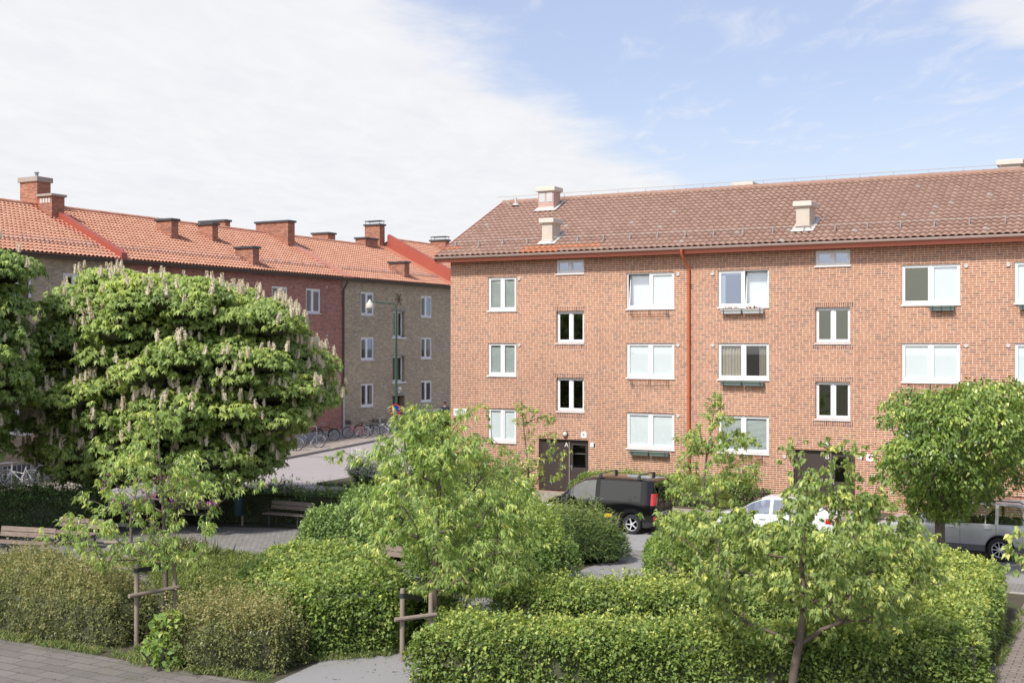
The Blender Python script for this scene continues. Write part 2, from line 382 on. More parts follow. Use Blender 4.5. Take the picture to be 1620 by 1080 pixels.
ROOM = mat_plain('room_wall', (.27, .25, .22), .9, .2, 1)
DOORB = mat_plain('dark_brown_door', (.058, .044, .040), .4, .12, 3)
PLINTH = mat_plain('grey_plinth', (.36, .35, .33), .85, .12, 1.5, .2)
BARK = mat_plain('grey_brown_bark', (.15, .115, .09), .9, .35, 9, .6)
BARK_D = mat_plain('dark_bark', (.075, .06, .05), .9, .35, 7, .6)
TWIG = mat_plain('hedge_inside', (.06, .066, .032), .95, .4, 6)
STAKE = mat_plain('weathered_post', (.27, .215, .17), .85, .2, 7, .3)
def mat_wood():
    m = bpy.data.materials.new('weathered_bench_wood'); g = NT(nodes_of(m)); o = g.obj()
    mp = g.nd('ShaderNodeMapping', {0: o}); mp.inputs['Scale'].default_value = (1.5, 30, 30)
    c = g.ramp(g.noise(mp.outputs[0], 2.2, 5, .6), [(0.25, (.13, .095, .075)), (.5, (.22, .165, .135)), (.75, (.30, .235, .195))])
    g.out(g.bsdf(c, .75, Normal=g.bump(g.noise(mp.outputs[0], 5, 4), .3, .004))); return m
WOOD = mat_wood()
# ---------------------------------------------------------------- the ground
def mat_asphalt(name, c, patch=None, scale=1.0):
    m = bpy.data.materials.new(name); g = NT(nodes_of(m)); o = g.obj()
    big = g.noise(o, .25 * scale, 5, .6); fine = g.noise(o, 45, 3, .7); mid = g.noise(o, 3.5, 5, .65)
    col = g.mix(big, tuple(x * .86 for x in c), tuple(x * 1.1 for x in c))
    col = g.mix(g.m('MULTIPLY', fine, .75), col, tuple(x * .55 for x in c))
    grit = g.nd('ShaderNodeMapRange', {'Value': g.noise(o, 85, 2, .6), 'From Min': .66, 'From Max': .74, 'To Max': .5}).outputs[0]; col = g.mix(grit, col, tuple(min(.8, x * 1.7) for x in c))
    cr = g.nd('ShaderNodeMapRange', {'Value': mid, 'From Min': .58, 'From Max': .72, 'To Max': .5}); col = g.mix(cr.outputs[0], col, tuple(x * .7 for x in c))
    vo = g.nd('ShaderNodeTexVoronoi', {'Vector': o, 'Scale': .22}, feature='DISTANCE_TO_EDGE').outputs['Distance']
    ck = g.nd('ShaderNodeMapRange', {'Value': g.m('ADD', vo, g.m('MULTIPLY', g.m('SUBTRACT', mid, .5), .05)), 'From Min': .0, 'From Max': .008, 'To Min': .35, 'To Max': 0.0})
    col = g.mix(ck.outputs[0], col, tuple(x * .35 for x in c))
    g.out(g.bsdf(col, .9, Specular_IOR_Level=.25, Normal=g.bump(fine, .4, .006))); return m
def mat_paver(name, c, w, h, joint=.02, moss=.3, rot=0.0):
    m = bpy.data.materials.new(name); g = NT(nodes_of(m)); o = g.obj()
    mp = g.nd('ShaderNodeMapping', {0: o}); mp.inputs['Rotation'].default_value = (0, 0, rot)
    b = g.nd('ShaderNodeTexBrick', {'Vector': mp.outputs[0], 'Color1': tuple(x * .85 for x in c), 'Color2': tuple(x * 1.1 for x in c), 'Mortar': (.07, .065, .05), 'Scale': 1.0,
                                    'Mortar Size': joint, 'Mortar Smooth': .3, 'Bias': 0.0, 'Brick Width': w, 'Row Height': h}, offset=.5)
    nz = g.noise(o, 2.0, 6, .65); f = g.noise(o, 40, 3)
    col = g.mix(g.m('MULTIPLY', nz, .5), b.outputs[0], tuple(x * .55 for x in c))
    ms = g.nd('ShaderNodeMapRange', {'Value': g.noise(o, .9, 5, .7), 'From Min': .52, 'From Max': .7, 'To Max': moss})
    col = g.mix(ms.outputs[0], col, (.09, .095, .045))
    g.out(g.bsdf(col, .9, Normal=g.bump(g.m('ADD', b.outputs[1], g.m('MULTIPLY', f, -.3)), .5, -.006))); return m
def mat_soil():
    m = bpy.data.materials.new('planted_soil'); g = NT(nodes_of(m)); o = g.obj()
    col = g.ramp(g.noise(o, 1.2, 6, .7), [(.3, (.055, .045, .03)), (.5, (.085, .075, .045)), (.62, (.06, .075, .025)), (.75, (.085, .10, .035))])
    g.out(g.bsdf(col, .95, Normal=g.bump(g.noise(o, 18, 5), .8, .03))); return m
ASPH_L = mat_asphalt('street_asphalt_pale', (.46, .415, .405))
ASPH_F = mat_asphalt('street_asphalt_grey', (.37, .36, .355))
ASPH_P = mat_asphalt('path_asphalt', (.33, .32, .315))
PAV_SW = mat_paver('sidewalk_slab', (.195, .172, .155), .70, .35, .012, .5)
PAV_R = mat_paver('walkway_paver', (.29, .235, .20), .28, .14, .012, .3)
PAV_P = mat_paver('patio_paver', (.29, .275, .255), .21, .14, .010, .25)
PAV_B = mat_paver('pavement_slab', (.42, .36, .31), .35, .35, .012, .1)
SOIL = mat_soil()
def gz(y): return np.clip((np.asarray(y, float) - 4) * .026, 0, .9)
def kx(y): return -13.45 - .07 * np.asarray(y, float)

def sheet(name, poly, z, mat, kind='structure', sub=None):
    mb = MB(); n = len(poly)
    mb.add([(x, y, z) for x, y in poly], [tuple(range(n))])
    return tag(mb.build(name, mat), kind=kind)
def strip(name, ya, yb, xa, xb, dz, mat, n=24, side=None):
    """a sheet that follows the rise of the left street; xa and xb are functions of y"""
    mb = MB(); ys = np.linspace(ya, yb, n + 1)
    for a, b in zip(ys[:-1], ys[1:]):
        za, zb = float(gz(a)) + dz, float(gz(b)) + dz
        mb.quad((xa(a), a, za), (xb(a), a, za), (xb(b), b, zb), (xa(b), b, zb))
        if side: mb.quad((xb(a), a, za), (xb(a), a, za - side), (xb(b), b, zb - side), (xb(b), b, zb), 1 if isinstance(mat, list) else 0)
    return tag(mb.build(name, mat), kind='structure')
sheet('ground', [(-600, -600), (600, -600), (600, 900), (-600, 900)], -.10, mat_plain('bare_ground', (.16, .14, .11), .95, .3, .2))
strip('road', -12.1, 70, lambda y: float(kx(y)), lambda y: -5.7 if y > -2.3 else -3.2, 0.0, ASPH_L, 44)
strip('road', -40, -12.1, lambda y: float(kx(y)), lambda y: -9.0 if y > -12.5 else -11.9, -.004, ASPH_L, 8)
strip('pavement', -40, 70, lambda y: -18.0, lambda y: float(kx(y)) - .13, .12, PAV_B, 44)
strip('kerb', -40, 70, lambda y: float(kx(y)) - .13, lambda y: float(kx(y)), .125, mat_plain('granite_kerb', (.22, .20, .19), .8, .2, 6), 44, side=.125)
mb = MB(); mb.quad((-15, -10.9, .004), (70, -10.9, .004), (70, -6.2, .004), (-3.2, -6.2, .004)); tag(mb.build('front_street', ASPH_F), kind='structure')
mb = MB(); mb.box(-3.2, 70, -6.2, -6.05, -.05, .105); tag(mb.build('front_kerb', bpy.data.materials['granite_kerb']), kind='structure')
mb = MB(); mb.box(-3.2, 70, -6.05, -2.2, -.05, .10); tag(mb.build('front_pavement', mat_asphalt('front_pavement_grit', (.40, .34, .30))), kind='structure')
mb = MB(); mb.box(-5.6, 70, -2.2, 20, -.05, .115); tag(mb.build('planting_bed', SOIL), kind='structure')
mb = MB()
for a, b in ((4.2, 6.7), (15.0, 17.4)): mb.box(a, b, -2.25, -.01, -.04, .125)
tag(mb.build('doorway_paving', PAV_B), kind='structure')
strip('road_patch', -8.0, -4.2, lambda y: -12.2 + .25 * (y + 8), lambda y: -7.4 + .9 * (y + 8), .005, mat_asphalt('asphalt_patch', (.33, .33, .33)), 4)
strip('road_patch', 7.5, 7.62, lambda y: -13.9, lambda y: -5.8, .005, mat_asphalt('asphalt_seam', (.12, .115, .11)), 1)
sheet('paver_band', [(-9, -12.1), (70, -12.1), (70, -10.9), (-9, -10.9)], .008, PAV_P)
mb = MB(); mb.box(13.0, 70, -12.22, -12.1, -.05, .02); tag(mb.build('path_edging', mat_plain('pale_edge_stone', (.42, .38, .34), .8, .2, 8)), kind='structure')
sheet("park_soil", [(-12, -27.45), (24.3, -27.45), (24.3, -12.1), (-9, -12.1)], .0, SOIL)
sheet('path', [(12.75, -27.45), (15.3, -27.45), (15.2, -24), (15.0, -17.5), (15.9, -12.1), (13.2, -12.1), (13.0, -15.7), (9.0, -16.6), (8.2, -18.3), (12.4, -23.6)], .006, ASPH_P)
sheet('patio', [(-11, -23), (-8, -18.7), (-3.4, -14.3), (0.0, -12.95), (2.8, -12.1), (5.2, -15), (4.6, -18.5), (6.2, -21.8), (4.4, -23.4), (-2, -24.6), (-9, -25.6)], .006, PAV_P)
sheet('sidewalk', [(-40, -32.5), (60, -32.5), (60, -27.45), (-40, -27.45)], .01, PAV_SW)
sheet('walkway', [(24.3, -27.45), (30, -27.45), (30, -12.1), (24.3, -12.1)], .008, PAV_R)
sheet('near_street', [(-40, -60), (60, -60), (60, -32.5), (-40, -32.5)], -.02, ASPH_F)
# ---------------------------------------------------------------- building helpers
def facade_T(kind, at=0.0):
    """(along, outwards, up) to the place: 'front' faces -y, 'east' faces +x"""
    if kind == 'front': return lambda p: (p[0], at - p[1], p[2])
    return lambda p: (at + p[1], p[0], p[2])
def wall_open(mb, a0, a1, z0, z1, holes, depth):
    """a wall face with openings and their reveals; holes = (a0, a1, z0, z1, depth or None)"""
    xs = sorted({a0, a1, *[h[0] for h in holes], *[h[1] for h in holes]}); zs = sorted({z0, z1, *[h[2] for h in holes], *[h[3] for h in holes]})
    for xa, xb in zip(xs[:-1], xs[1:]):
        for za, zb in zip(zs[:-1], zs[1:]):
            cx_, cz_ = (xa + xb) / 2, (za + zb) / 2
            if any(h[0] < cx_ < h[1] and h[2] < cz_ < h[3] for h in holes): continue
            mb.quad((xa, 0, za), (xb, 0, za), (xb, 0, zb), (xa, 0, zb))
    for h in holes:
        d = -(h[4] if len(h) > 4 and h[4] else depth)
        a, b, c, e = h[:4]
        mb.quad((a, 0, c), (a, d, c), (a, d, e), (a, 0, e)); mb.quad((b, 0, c), (b, 0, e), (b, d, e), (b, d, c))
        mb.quad((a, 0, e), (a, d, e), (b, d, e), (b, 0, e)); mb.quad((a, 0, c), (b, 0, c), (b, d, c), (a, d, c))
def window(T, parent, a0, a1, z0, z1, setback=.05, panes=2, inside=('blind', 'blind'), glass=None, split=None, sill=True, tilt=None, label=None):
    """white two-light window: frame mesh with panes, sill and what hangs behind as sub-parts"""
    f = MB(T); fr = .055; b0, b1 = -setback - .09, -setback
    f.bbox(a0, a1, b0, b1, z1 - fr, z1, .006); f.bbox(a0, a1, b0, b1, z0, z0 + fr + .015, .006)
    f.bbox(a0, a0 + fr, b0, b1, z0 + fr + .017, z1 - fr - .002, .006); f.bbox(a1 - fr, a1, b0, b1, z0 + fr + .017, z1 - fr - .002, .006)
    m = a0 + (a1 - a0) * (split or .5)
    f.bbox(m - .05, m + .05, b0, b1 + .004, z0 + fr + .017, z1 - fr - .002, .006)
    cells = [(a0 + fr, m - .05), (m + .05, a1 - fr)]
    s = .05; zz0, zz1 = z0 + fr + .018, z1 - fr - .003
    for i, (p, q) in enumerate(cells):
        if tilt == i: continue
        f.bbox(p + .002, q - .002, b0 + .01, b1 - .012, zz1 - s, zz1, .005); f.bbox(p + .002, q - .002, b0 + .01, b1 - .012, zz0, zz0 + s, .005)
        f.bbox(p + .002, p + s, b0 + .01, b1 - .012, zz0 + s + .001, zz1 - s - .001, .005); f.bbox(q - s, q - .002, b0 + .01, b1 - .012, zz0 + s + .001, zz1 - s - .001, .005)
    w = f.build('window', WHITE, parent)
    w.parent = parent
    if label: w['label'] = label
    g = MB(T)
    for i, (p, q) in enumerate(cells):
        gm = glass[i] if isinstance(glass, (list, tuple)) else (glass or GLASS)
        g = MB(T); gy = b0 + .045
        if tilt == i:                                            # sash tipped inwards at the top
            th = R(7); base = MB(T)
            def tp(a, b, z, th=th, zz0=zz0, b1=b1): return (a, b1 - .03 + b * math.cos(th) - (z - zz0) * math.sin(th), zz0 + (z - zz0) * math.cos(th))
            for (A, B, C, E) in ((p + .01, q - .01, zz0, zz0 + s), (p + .01, q - .01, zz1 - s, zz1), (p + .01, p + s, zz0 + s, zz1 - s), (q - s, q - .01, zz0 + s, zz1 - s)):
                base.add([tp(A, 0, C), tp(B, 0, C), tp(B, 0, E), tp(A, 0, E), tp(A, -.05, C), tp(B, -.05, C), tp(B, -.05, E), tp(A, -.05, E)],
                         [(0, 1, 2, 3), (7, 6, 5, 4), (0, 4, 5, 1), (1, 5, 6, 2), (2, 6, 7, 3), (3, 7, 4, 0)])
            child(base, 'sash', WHITE, w, parent)
            g.quad(tp(p + s, -.02, zz0 + s), tp(q - s, -.02, zz0 + s), tp(q - s, -.02, zz1 - s), tp(p + s, -.02, zz1 - s))
        else:
            g.quad((p + s - .005, gy, zz0 + s - .005), (q - s + .005, gy, zz0 + s - .005), (q - s + .005, gy, zz1 - s + .005), (p + s - .005, gy, zz1 - s + .005))
        child(g, 'pane', gm, w, parent)
        k = inside[i]
        if k == 'dark': continue
        h = MB(T); by = b0 + .012
        if tilt == i: by = b0 - .26
        if k == 'blind':
            h.quad((p, by, zz0), (q, by, zz0), (q, by, zz1), (p, by, zz1)); child(h, 'blind', BLIND, w, parent)
        elif k == 'venetian':
            nsl = int((zz1 - zz0) / .045)
            for j in range(nsl):
                z = zz0 + j * .045; h.quad((p, by, z + .004), (q, by, z + .004), (q, by - .028, z + .042), (p, by - .028, z + .042))
            child(h, 'blind', VENET, w, parent)
        elif k.startswith('curtain'):
            c0, c1 = dict(curtain=(0, 1), curtain_l=(0, .4), curtain_r=(.6, 1))[k]
            A, B = p + (q - p) * c0, p + (q - p) * c1; n = 40; vs = []
            for j in range(n + 1):
                x = A + (B - A) * j / n; yy = by - .05 + .03 * math.sin(j * 1.15) + .012 * math.sin(j * .41 + 1)
                vs += [(x, yy, zz0), (x, yy, zz1)]
            h.add(vs, [(2 * j, 2 * j + 2, 2 * j + 3, 2 * j + 1) for j in range(n)]); child(h, 'curtain', CURT, w, parent)
        elif k == 'lace':
            h.quad((p, by, zz0), (p + (q - p) * .22, by, zz0), (p + (q - p) * .22, by, zz1), (p, by, zz1)); h.quad((p, by, zz1 - .12), (q, by, zz1 - .12), (q, by, zz1), (p, by, zz1))
            child(h, 'curtain', BLIND, w, parent)
    if sill:
        q = MB(T); q.add([(a0 - .03, -setback + .002, z0 - .002), (a1 + .03, -setback + .002, z0 - .002), (a1 + .03, .045, z0 - .03), (a0 - .03, .045, z0 - .03),
                          (a0 - .03, -setback + .002, z0 - .05), (a1 + .03, -setback + .002, z0 - .05), (a1 + .03, .045, z0 - .06), (a0 - .03, .045, z0 - .06)],
                         [(0, 1, 2, 3), (7, 6, 5, 4), (3, 2, 6, 7), (0, 3, 7, 4), (1, 5, 6, 2), (0, 4, 5, 1)])
        child(q, 'sill', WHITE, w, parent)
    return w
def child(mb, name, mats, part, root, smooth=None):
    """a sub-part: the mesh is in the root thing's frame, which its part shares"""
    o = mb.build(name, mats, root, smooth); o.parent = part; return o
def tiles(mb, O, A, B, N, nA, nB, w, l, amp=.032, lift=.038, tintf=None, seg=6):
    """rows of S-shaped pantiles; O lower corner, A along the eave, B up the slope, N outwards"""
    O, A, B, N = (np.array(v, float) for v in (O, A, B, N))
    prof = [(-1 if False else 0) for _ in range(seg + 1)]
    us = np.linspace(0, 1, seg + 1); hs = amp * np.sin(us * 2 * np.pi - .6) + amp * .35 * np.sin(us * 4 * np.pi)
    for j in range(nB):
        for i in range(nA):
            o = O + A * (i * w) + B * (j * l) + B * rng.normal(0, .004); t = tintf(i, j) if tintf else rng.random()
            vs = []
            dl = rng.normal(0, .003)
            for u, h in zip(us, hs):
                p = o + A * (u * w)
                vs += [p + N * (h + lift - .014), p + N * (h + lift + dl), p + B * (l * 1.16) + N * (h - .006)]
            fs = []
            for k in range(seg): a = k * 3; fs += [(a, a + 3, a + 4, a + 1), (a + 1, a + 4, a + 5, a + 2)]
            mb.add(vs, fs, 0, t)
def ridge_tiles(mb, P0, P1, n, r=.12, tintf=None):
    P0, P1 = Vector(P0), Vector(P1)
    for i in range(n):
        a = P0.lerp(P1, i / n); b = P0.lerp(P1, (i + 1.06) / n); rr = [r * 1.06, r]
        mb.tube([a + Vector((0, 0, .012)), b], rr, 10, 0, True, rng.random() if tintf is None else tintf())

# ---------------------------------------------------------------- the long red brick block on the right
TR = facade_T('front', 0.0)
RB = empty('apartment_building', (0, 0, 0), 0, 'long orange red brick apartment block with brown tiled roof and white windows', 'apartment block')
XE = 31.0; DEP = 11.2; ZW = 10.02; RIDGE = 12.93
colA, colB, colC, colD, colE = (1.88, 3.24), (8.30, 10.33), (12.14, 14.14), (19.03, 21.02), (22.80, 24.80)
r3, r2, r1, st3, st2, at = (7.68, 9.10), (4.91, 6.29), (2.08, 3.50), (6.30, 7.61), (3.47, 4.85), (9.17, 9.72)
stA, stB = (5.14, 6.40), (15.91, 17.19)
dA, dB = (4.31, 6.60, .12, 2.30), (15.08, 17.37, .12, 2.30)
holes = [(*c, *r) for c in (colA, colB, colC, colD, colE) for r in (r3, r2, r1)]
holes += [(*s, *r, .17) for s in (stA, stB) for r in (st3, st2)] + [(*s, *at, .08) for s in (stA, stB)] + [(*dA, .22), (*dB, .22)]
mb = MB(TR); wall_open(mb, 0, XE, -.05, ZW, holes, .16); mb.T = None
mb.quad((0, 0, -.05), (0, DEP, -.05), (0, DEP, ZW), (0, 0, ZW)); mb.add([(0, 0, ZW), (0, DEP, ZW), (0, DEP / 2, RIDGE - .1)], [(0, 1, 2)])
mb.quad((XE, 0, -.05), (XE, DEP, -.05), (XE, DEP, ZW), (XE, 0, ZW)); mb.add([(XE, 0, ZW), (XE, DEP, ZW), (XE, DEP / 2, RIDGE - .1)], [(0, 1, 2)])
mb.quad((0, DEP, -.05), (XE, DEP, -.05), (XE, DEP, ZW), (0, DEP, ZW))
RBW = mb.build('wall', BRICK_RED, RB)
mb = MB(); mb.quad((.02, 1.6, 0), (XE - .02, 1.6, 0), (XE - .02, 1.6, ZW), (.02, 1.6, ZW))
for z in (1.7, 4.5, 7.3): mb.quad((.02, .2, z), (XE - .02, .2, z), (XE - .02, 1.6, z), (.02, 1.6, z))
mb.build('inner_wall', ROOM, RB)
# upright bricks over and under the stair windows
for s in (stA, stB):
    for r in (st3, st2):
        for nm_, za_, zb_ in (('brick_lintel', r[1] + .002, r[1] + .19), ('brick_sill', r[0] - .27, r[0] - .075)): mb = MB(TR); mb.box(s[0] - .13, s[1] + .13, -.004, .004, za_, zb_); mb.build(nm_, BRICK_SOLD, RB)
ins = {  # what is seen behind each window: (column, row) -> inside pair, glass, tilted sash
    ('A', 3): (('venetian', 'venetian'), None, None), ('A', 2): (('venetian', 'venetian'), None, None), ('A', 1): (('blind', 'blind'), None, None),
    ('B', 3): (('blind', 'blind'), (GLASS_MILD, GLASS), 0), ('B', 2): (('blind', 'blind'), None, None), ('B', 1): (('blind', 'blind'), None, None),
    ('C', 3): (('lace', 'blind'), (GLASS_SKY, GLASS_MILD), 1), ('C', 2): (('curtain', 'curtain_r'), None, None), ('C', 1): (('venetian', 'venetian'), None, None),
    ('D', 3): (('dark', 'blind'), (GLASS_DARK, GLASS_MILD), None), ('D', 2): (('blind', 'blind'), None, None), ('D', 1): (('blind', 'blind'), None, None),
    ('E', 3): (('blind', 'curtain_r'), None, None), ('E', 2): (('blind', 'blind'), None, None), ('E', 1): (('blind', 'blind'), None, None)}
for cn, c in zip('ABCDE', (colA, colB, colC, colD, colE)):
    for rn, r in ((3, r3), (2, r2), (1, r1)):
        i_, g_, t_ = ins[(cn, rn)]
        w = window(TR, RB, *c, *r, inside=i_, glass=g_, tilt=t_)
        if (cn, rn) in (('B', 3), ('B', 2), ('D', 2), ('C', 1)):  # empty flower box bracket under the sill
            q = MB(TR); zb = r[0] - .16
            for z in (zb, zb - .1): q.box(c[0] + .14, c[1] - .14, .15, .165, z, z + .012)
            for a in (c[0] + .25, (c[0] + c[1]) / 2, c[1] - .25): q.box(a - .01, a + .01, .0, .17, zb - .115, zb - .101); q.box(a - .01, a + .01, .166, .176, zb - .115, zb + .04); q.box(a - .01, a + .01, .0, .012, zb - .1, zb + .08)
            child(q, 'box_bracket', DARKM, w, RB)
for s in (stA, stB):
    for r in (st3, st2): window(TR, RB, s[0] + .004, s[1] - .004, r[0] + .004, r[1] - .004, setback=.11, inside=('dark', 'dark'), glass=GLASS_DARK)
    window(TR, RB, s[0] + .004, s[1] - .004, at[0] + .004, at[1] - .004, setback=.03, inside=('dark', 'dark'), glass=GLASS_SKY)
# entrance doors
def entrance(d, letter):
    a0, a1, z0, z1 = d; B = -.12
    m = MB(TR); w = .09; mid = a0 + (a1 - a0) * .57
    m.bbox(a0, a1, B - .08, B, z1 - w, z1, .008); m.bbox(a0, a0 + w, B - .08, B, z0, z1 - w - .002, .008); m.bbox(a1 - w, a1, B - .08, B, z0, z1 - w - .002, .008)
    m.bbox(mid - .16, mid + .05, B - .08, B + .004, z0, z1 - w - .002, .008); m.bbox(mid + .052, mid + .10, B - .08, B + .03, z0, z1 - w - .002, .008, 1)
    dr = m.build('entrance_door', [DOORB, STAKE], RB)
    p = MB(TR); p.bbox(a0 + w + .003, mid - .165, B - .07, B - .015, z0 + .03, z1 - w - .005, .01); child(p, 'panel', DOORB, dr, RB)
    p = MB(TR); L0, L1 = mid + .103, a1 - w - .003
    p.bbox(L0, L1, B - .07, B - .015, z0 + .03, z0 + 1.02, .01); p.bbox(L0, L1, B - .07, B - .015, z1 - w - .15, z1 - w - .005, .01)
    p.bbox(L0, L0 + .12, B - .07, B - .015, z0 + 1.022, z1 - w - .152, .01); p.bbox(L1 - .1, L1, B - .07, B - .015, z0 + 1.022, z1 - w - .152, .01)
    lf = child(p, 'door_leaf', DOORB, dr, RB)
    p = MB(TR); p.quad((L0 + .1, B - .04, z0 + 1.0), (L1 - .09, B - .04, z0 + 1.0), (L1 - .09, B - .04, z1 - w - .13), (L0 + .1, B - .04, z1 - w - .13)); child(p, 'pane', GLASS, dr, RB)
    for a in (mid - .25, mid + .17):
        p = MB(TR); p.box(a - .02, a + .02, B - .014, B + .004, z0 + .92, z0 + 1.12); p.tube([(a, B + .004, z0 + 1.05), (a, B + .05, z0 + 1.05), (a - .12, B + .05, z0 + 1.05)], .011, 8); child(p, 'handle', GREYM, dr, RB, 40)
    t = bpy.data.curves.new('house_letter', 'FONT'); t.body = letter; t.size = .27; t.extrude = .006; t.align_x = 'CENTER'
    o = bpy.data.objects.new('house_letter', t); COL.objects.link(o); t.materials.append(WHITE); o.parent = dr
    o.location = (mid - .06, -(B + .014), z1 - w - .23); o.rotation_euler = (R(90), 0, 0)
    bpy.context.view_layer.update(); me = bpy.data.meshes.new_from_object(o.evaluated_get(bpy.context.evaluated_depsgraph_get())); q = bpy.data.objects.new('letter', me); COL.objects.link(q); q.parent = dr; q.location = o.location; q.rotation_euler = o.rotation_euler
    bpy.data.objects.remove(o); q.name = 'house_letter'
    # round lamp over the door, push-button panel beside it
    p = MB(TR); zc = z1 + .22
    p.lathe([(.0, -.0), (.13, 0), (.13, .05), (.11, .06)], (mid - .05, 0, zc), 16, 'y'); lam = p.build('wall_lamp', DARKM, RB, 40)
    p = MB(TR); p.lathe([(.105, .055), (.1, .09), (.07, .13), (.0, .145)], (mid - .05, 0, zc), 16, 'y'); child(p, 'globe', CREAM, lam, RB, 60)
    p = MB(TR); p.bbox(a1 + .10, a1 + .25, .0, .03, z1 - .27, z1 - .1, .008, 0); p.bbox(a1 + .255, a1 + .30, .0, .04, z1 - .25, z1 - .13, .005, 1); p.build('door_phone', [WHITE, DARKM], RB)
    return dr
entrance(dA, 'A'); entrance(dB, 'B')
def star_pts(cx_, cz_, ro, ri, n=5):
    return [(cx_ + (ro if k % 2 == 0 else ri) * math.sin(math.pi * k / n), cz_ + (ro if k % 2 == 0 else ri) * math.cos(math.pi * k / n)) for k in range(2 * n)]
for k, a in enumerate((6.40, 17.9)):
    p = MB(TR); zc = 2.52 if k == 0 else 2.1
    p.bbox(a - .13, a + .13, 0, .02, zc - .13, zc + .13, .004, 0)
    st = star_pts(a, zc, .06, .028); p.add([(x, .0235, z) for x, z in st] + [(a, .0235, zc)], [(i, (i + 1) % 10, 10) for i in range(10)], 1)
    for sx, sz in ((-1, 1), (1, 1), (-1, -1), (1, -1)): p.quad((a + sx * .125, .0235, zc + sz * .125), (a + sx * .10, .0235, zc + sz * .125), (a + sx * .10, .0235, zc + sz * .10), (a + sx * .125, .0235, zc + sz * .10), 1)
    p.build('star_sign', [WHITE, mat_plain('sign_red', (.45, .03, .06), .5, .05)] if k == 0 else [WHITE, bpy.data.materials['sign_red']], RB)
p = MB(TR); p.bbox(.16, .82, 0, .02, 3.12, 3.44, .006)
for k, (a, b) in enumerate(((.22, .40), (.43, .55), (.58, .74))): p.box(a, b, .0201, .0225, 3.30, 3.335, 1)
p.box(.24, .66, .0201, .0225, 3.22, 3.245, 1); p.build('street_sign', [WHITE, DARKM], RB)
mb0 = None
for (a, z) in ((3.40, 9.0), (3.40, 6.2), (10.50, 9.0), (10.50, 6.2), (10.50, 3.42), (11.92, 8.98), (11.92, 6.2), (21.22, 9.0), (21.22, 6.2), (22.6, 9.0), (22.6, 6.2), (14.75, 2.0)):
    if mb0 is None:
        p = MB(lambda q: (q[0], -q[1], q[2])); p.lathe([(.075, 0), (.075, .03), (.06, .045), (.03, .04), (.0, .04)], (0, 0, 0), 14, 'y'); mb0 = p.build('vent_cap', mat_plain('pale_vent', (.55, .52, .5), .6), RB, 40); o = mb0
    else: o = mb0.copy(); COL.objects.link(o)
    o.location = (a, 0, z)
# roof: pantiles on the street side, plain slope at the back, verge boards
OV = .52; EX0, EX1 = -.45, XE + .45
sl = np.array([0, DEP / 2 + OV, RIDGE - 9.98]); LS = np.linalg.norm(sl); Bv = sl / LS; Nv = np.cross([1, 0, 0], Bv)
mb = MB(); nB = 19; nA = int((EX1 - EX0) / .255)
def tint_r(i, j):
    x = EX0 + i * .255
    v = .75 * rng.beta(2, 2) + .1 * mnoise.noise(Vector((x * .35, j * .3, 0)))
    if j <= 1 and (3.4 < x < 7.0 and not (j == 0 and x > 5.2)): return .965 + .035 * rng.random()
    if j == 2 and x < .3: return .97
    if rng.random() < .018: return .90 + .05 * rng.random()
    return float(np.clip(v, 0, .88))
tiles(mb, (EX0, -OV, 9.98 + .07), (1, 0, 0), Bv, Nv, nA, nB, (EX1 - EX0) / nA, LS / nB, tintf=tint_r)
mb.quad((EX0, -OV, 9.97), (EX1, -OV, 9.97), (EX1, DEP / 2, RIDGE - .02), (EX0, DEP / 2, RIDGE - .02)); mb.quad((EX0, DEP + OV, 9.97), (EX1, DEP + OV, 9.97), (EX1, DEP / 2, RIDGE - .01), (EX0, DEP / 2, RIDGE - .01))
ridge_tiles(mb, (EX0, DEP / 2, RIDGE + .05), (EX1, DEP / 2, RIDGE + .05), 80, .13, lambda: .3 * rng.random())
RROOF = mb.build('roof', TILE_BROWN, RB)
mb = MB()                                                        # verge boards
for x0, x1 in ((EX0 - .06, EX0 - .005), (EX1 + .005, EX1 + .06)):
    for s_ in (1, -1):
        yb = -OV - .04 if s_ == 1 else DEP + OV + .04
        P = [(yb, 9.80), (yb, 10.08), (DEP / 2, RIDGE + .12), (DEP / 2, RIDGE - .18)]
        mb.add([(x0, y, z) for y, z in P] + [(x1, y, z) for y, z in P], [(0, 1, 2, 3), (7, 6, 5, 4), (1, 5, 6, 2), (0, 3, 7, 4), (0, 4, 5, 1)])
mb.build('verge_board', FASCIA, RB)
mb = MB(); mb.box(EX0, EX1, -OV + .02, -OV + .05, 9.76, 9.97, 0); mb.box(EX0, EX1, -OV + .052, -.003, 9.95, 9.965, 0); mb.build('fascia', PIPE_RED, RB)
def gutter(mb, x0, x1, y, z, r=.075):
    vs = []; n = 9
    for x in (x0, x1):
        for j in range(n): a = math.pi * j / (n - 1); vs.append((x, y - r * math.cos(a), z - r * math.sin(a)))
    mb.add(vs, [(j, j + 1, n + j + 1, n + j) for j in range(n - 1)]); mb.tube([(x0, y - r, z), (x1, y - r, z)], .013, 6)
mb = MB(); gutter(mb, EX0 - .05, EX1, -OV - .08, 9.99); mb.build('gutter', GUTTER, RB, 50)
q0 = None
for k in range(30):
    if q0 is None: p = LMB(); p.bbox(-.05, .05, -OV + .055, -.02, 9.82, 9.945, .008); q0 = o = p.build('rafter_end', CREAM, RB)
    else: o = q0.copy(); COL.objects.link(o)
    o.location = (.35 + k * 1.03, 0, 0)
mb = MB(); xd = 10.97
mb.tube([(xd - .12, -OV - .08, 9.93), (xd - .12, -OV - .08, 9.78), (xd - .08, -.35, 9.5), (xd, -.11, 9.22), (xd, -.10, 9.0), (xd, -.10, .15)], .055, 10)
dp = mb.build('downpipe', PIPE_RED, RB, 40)
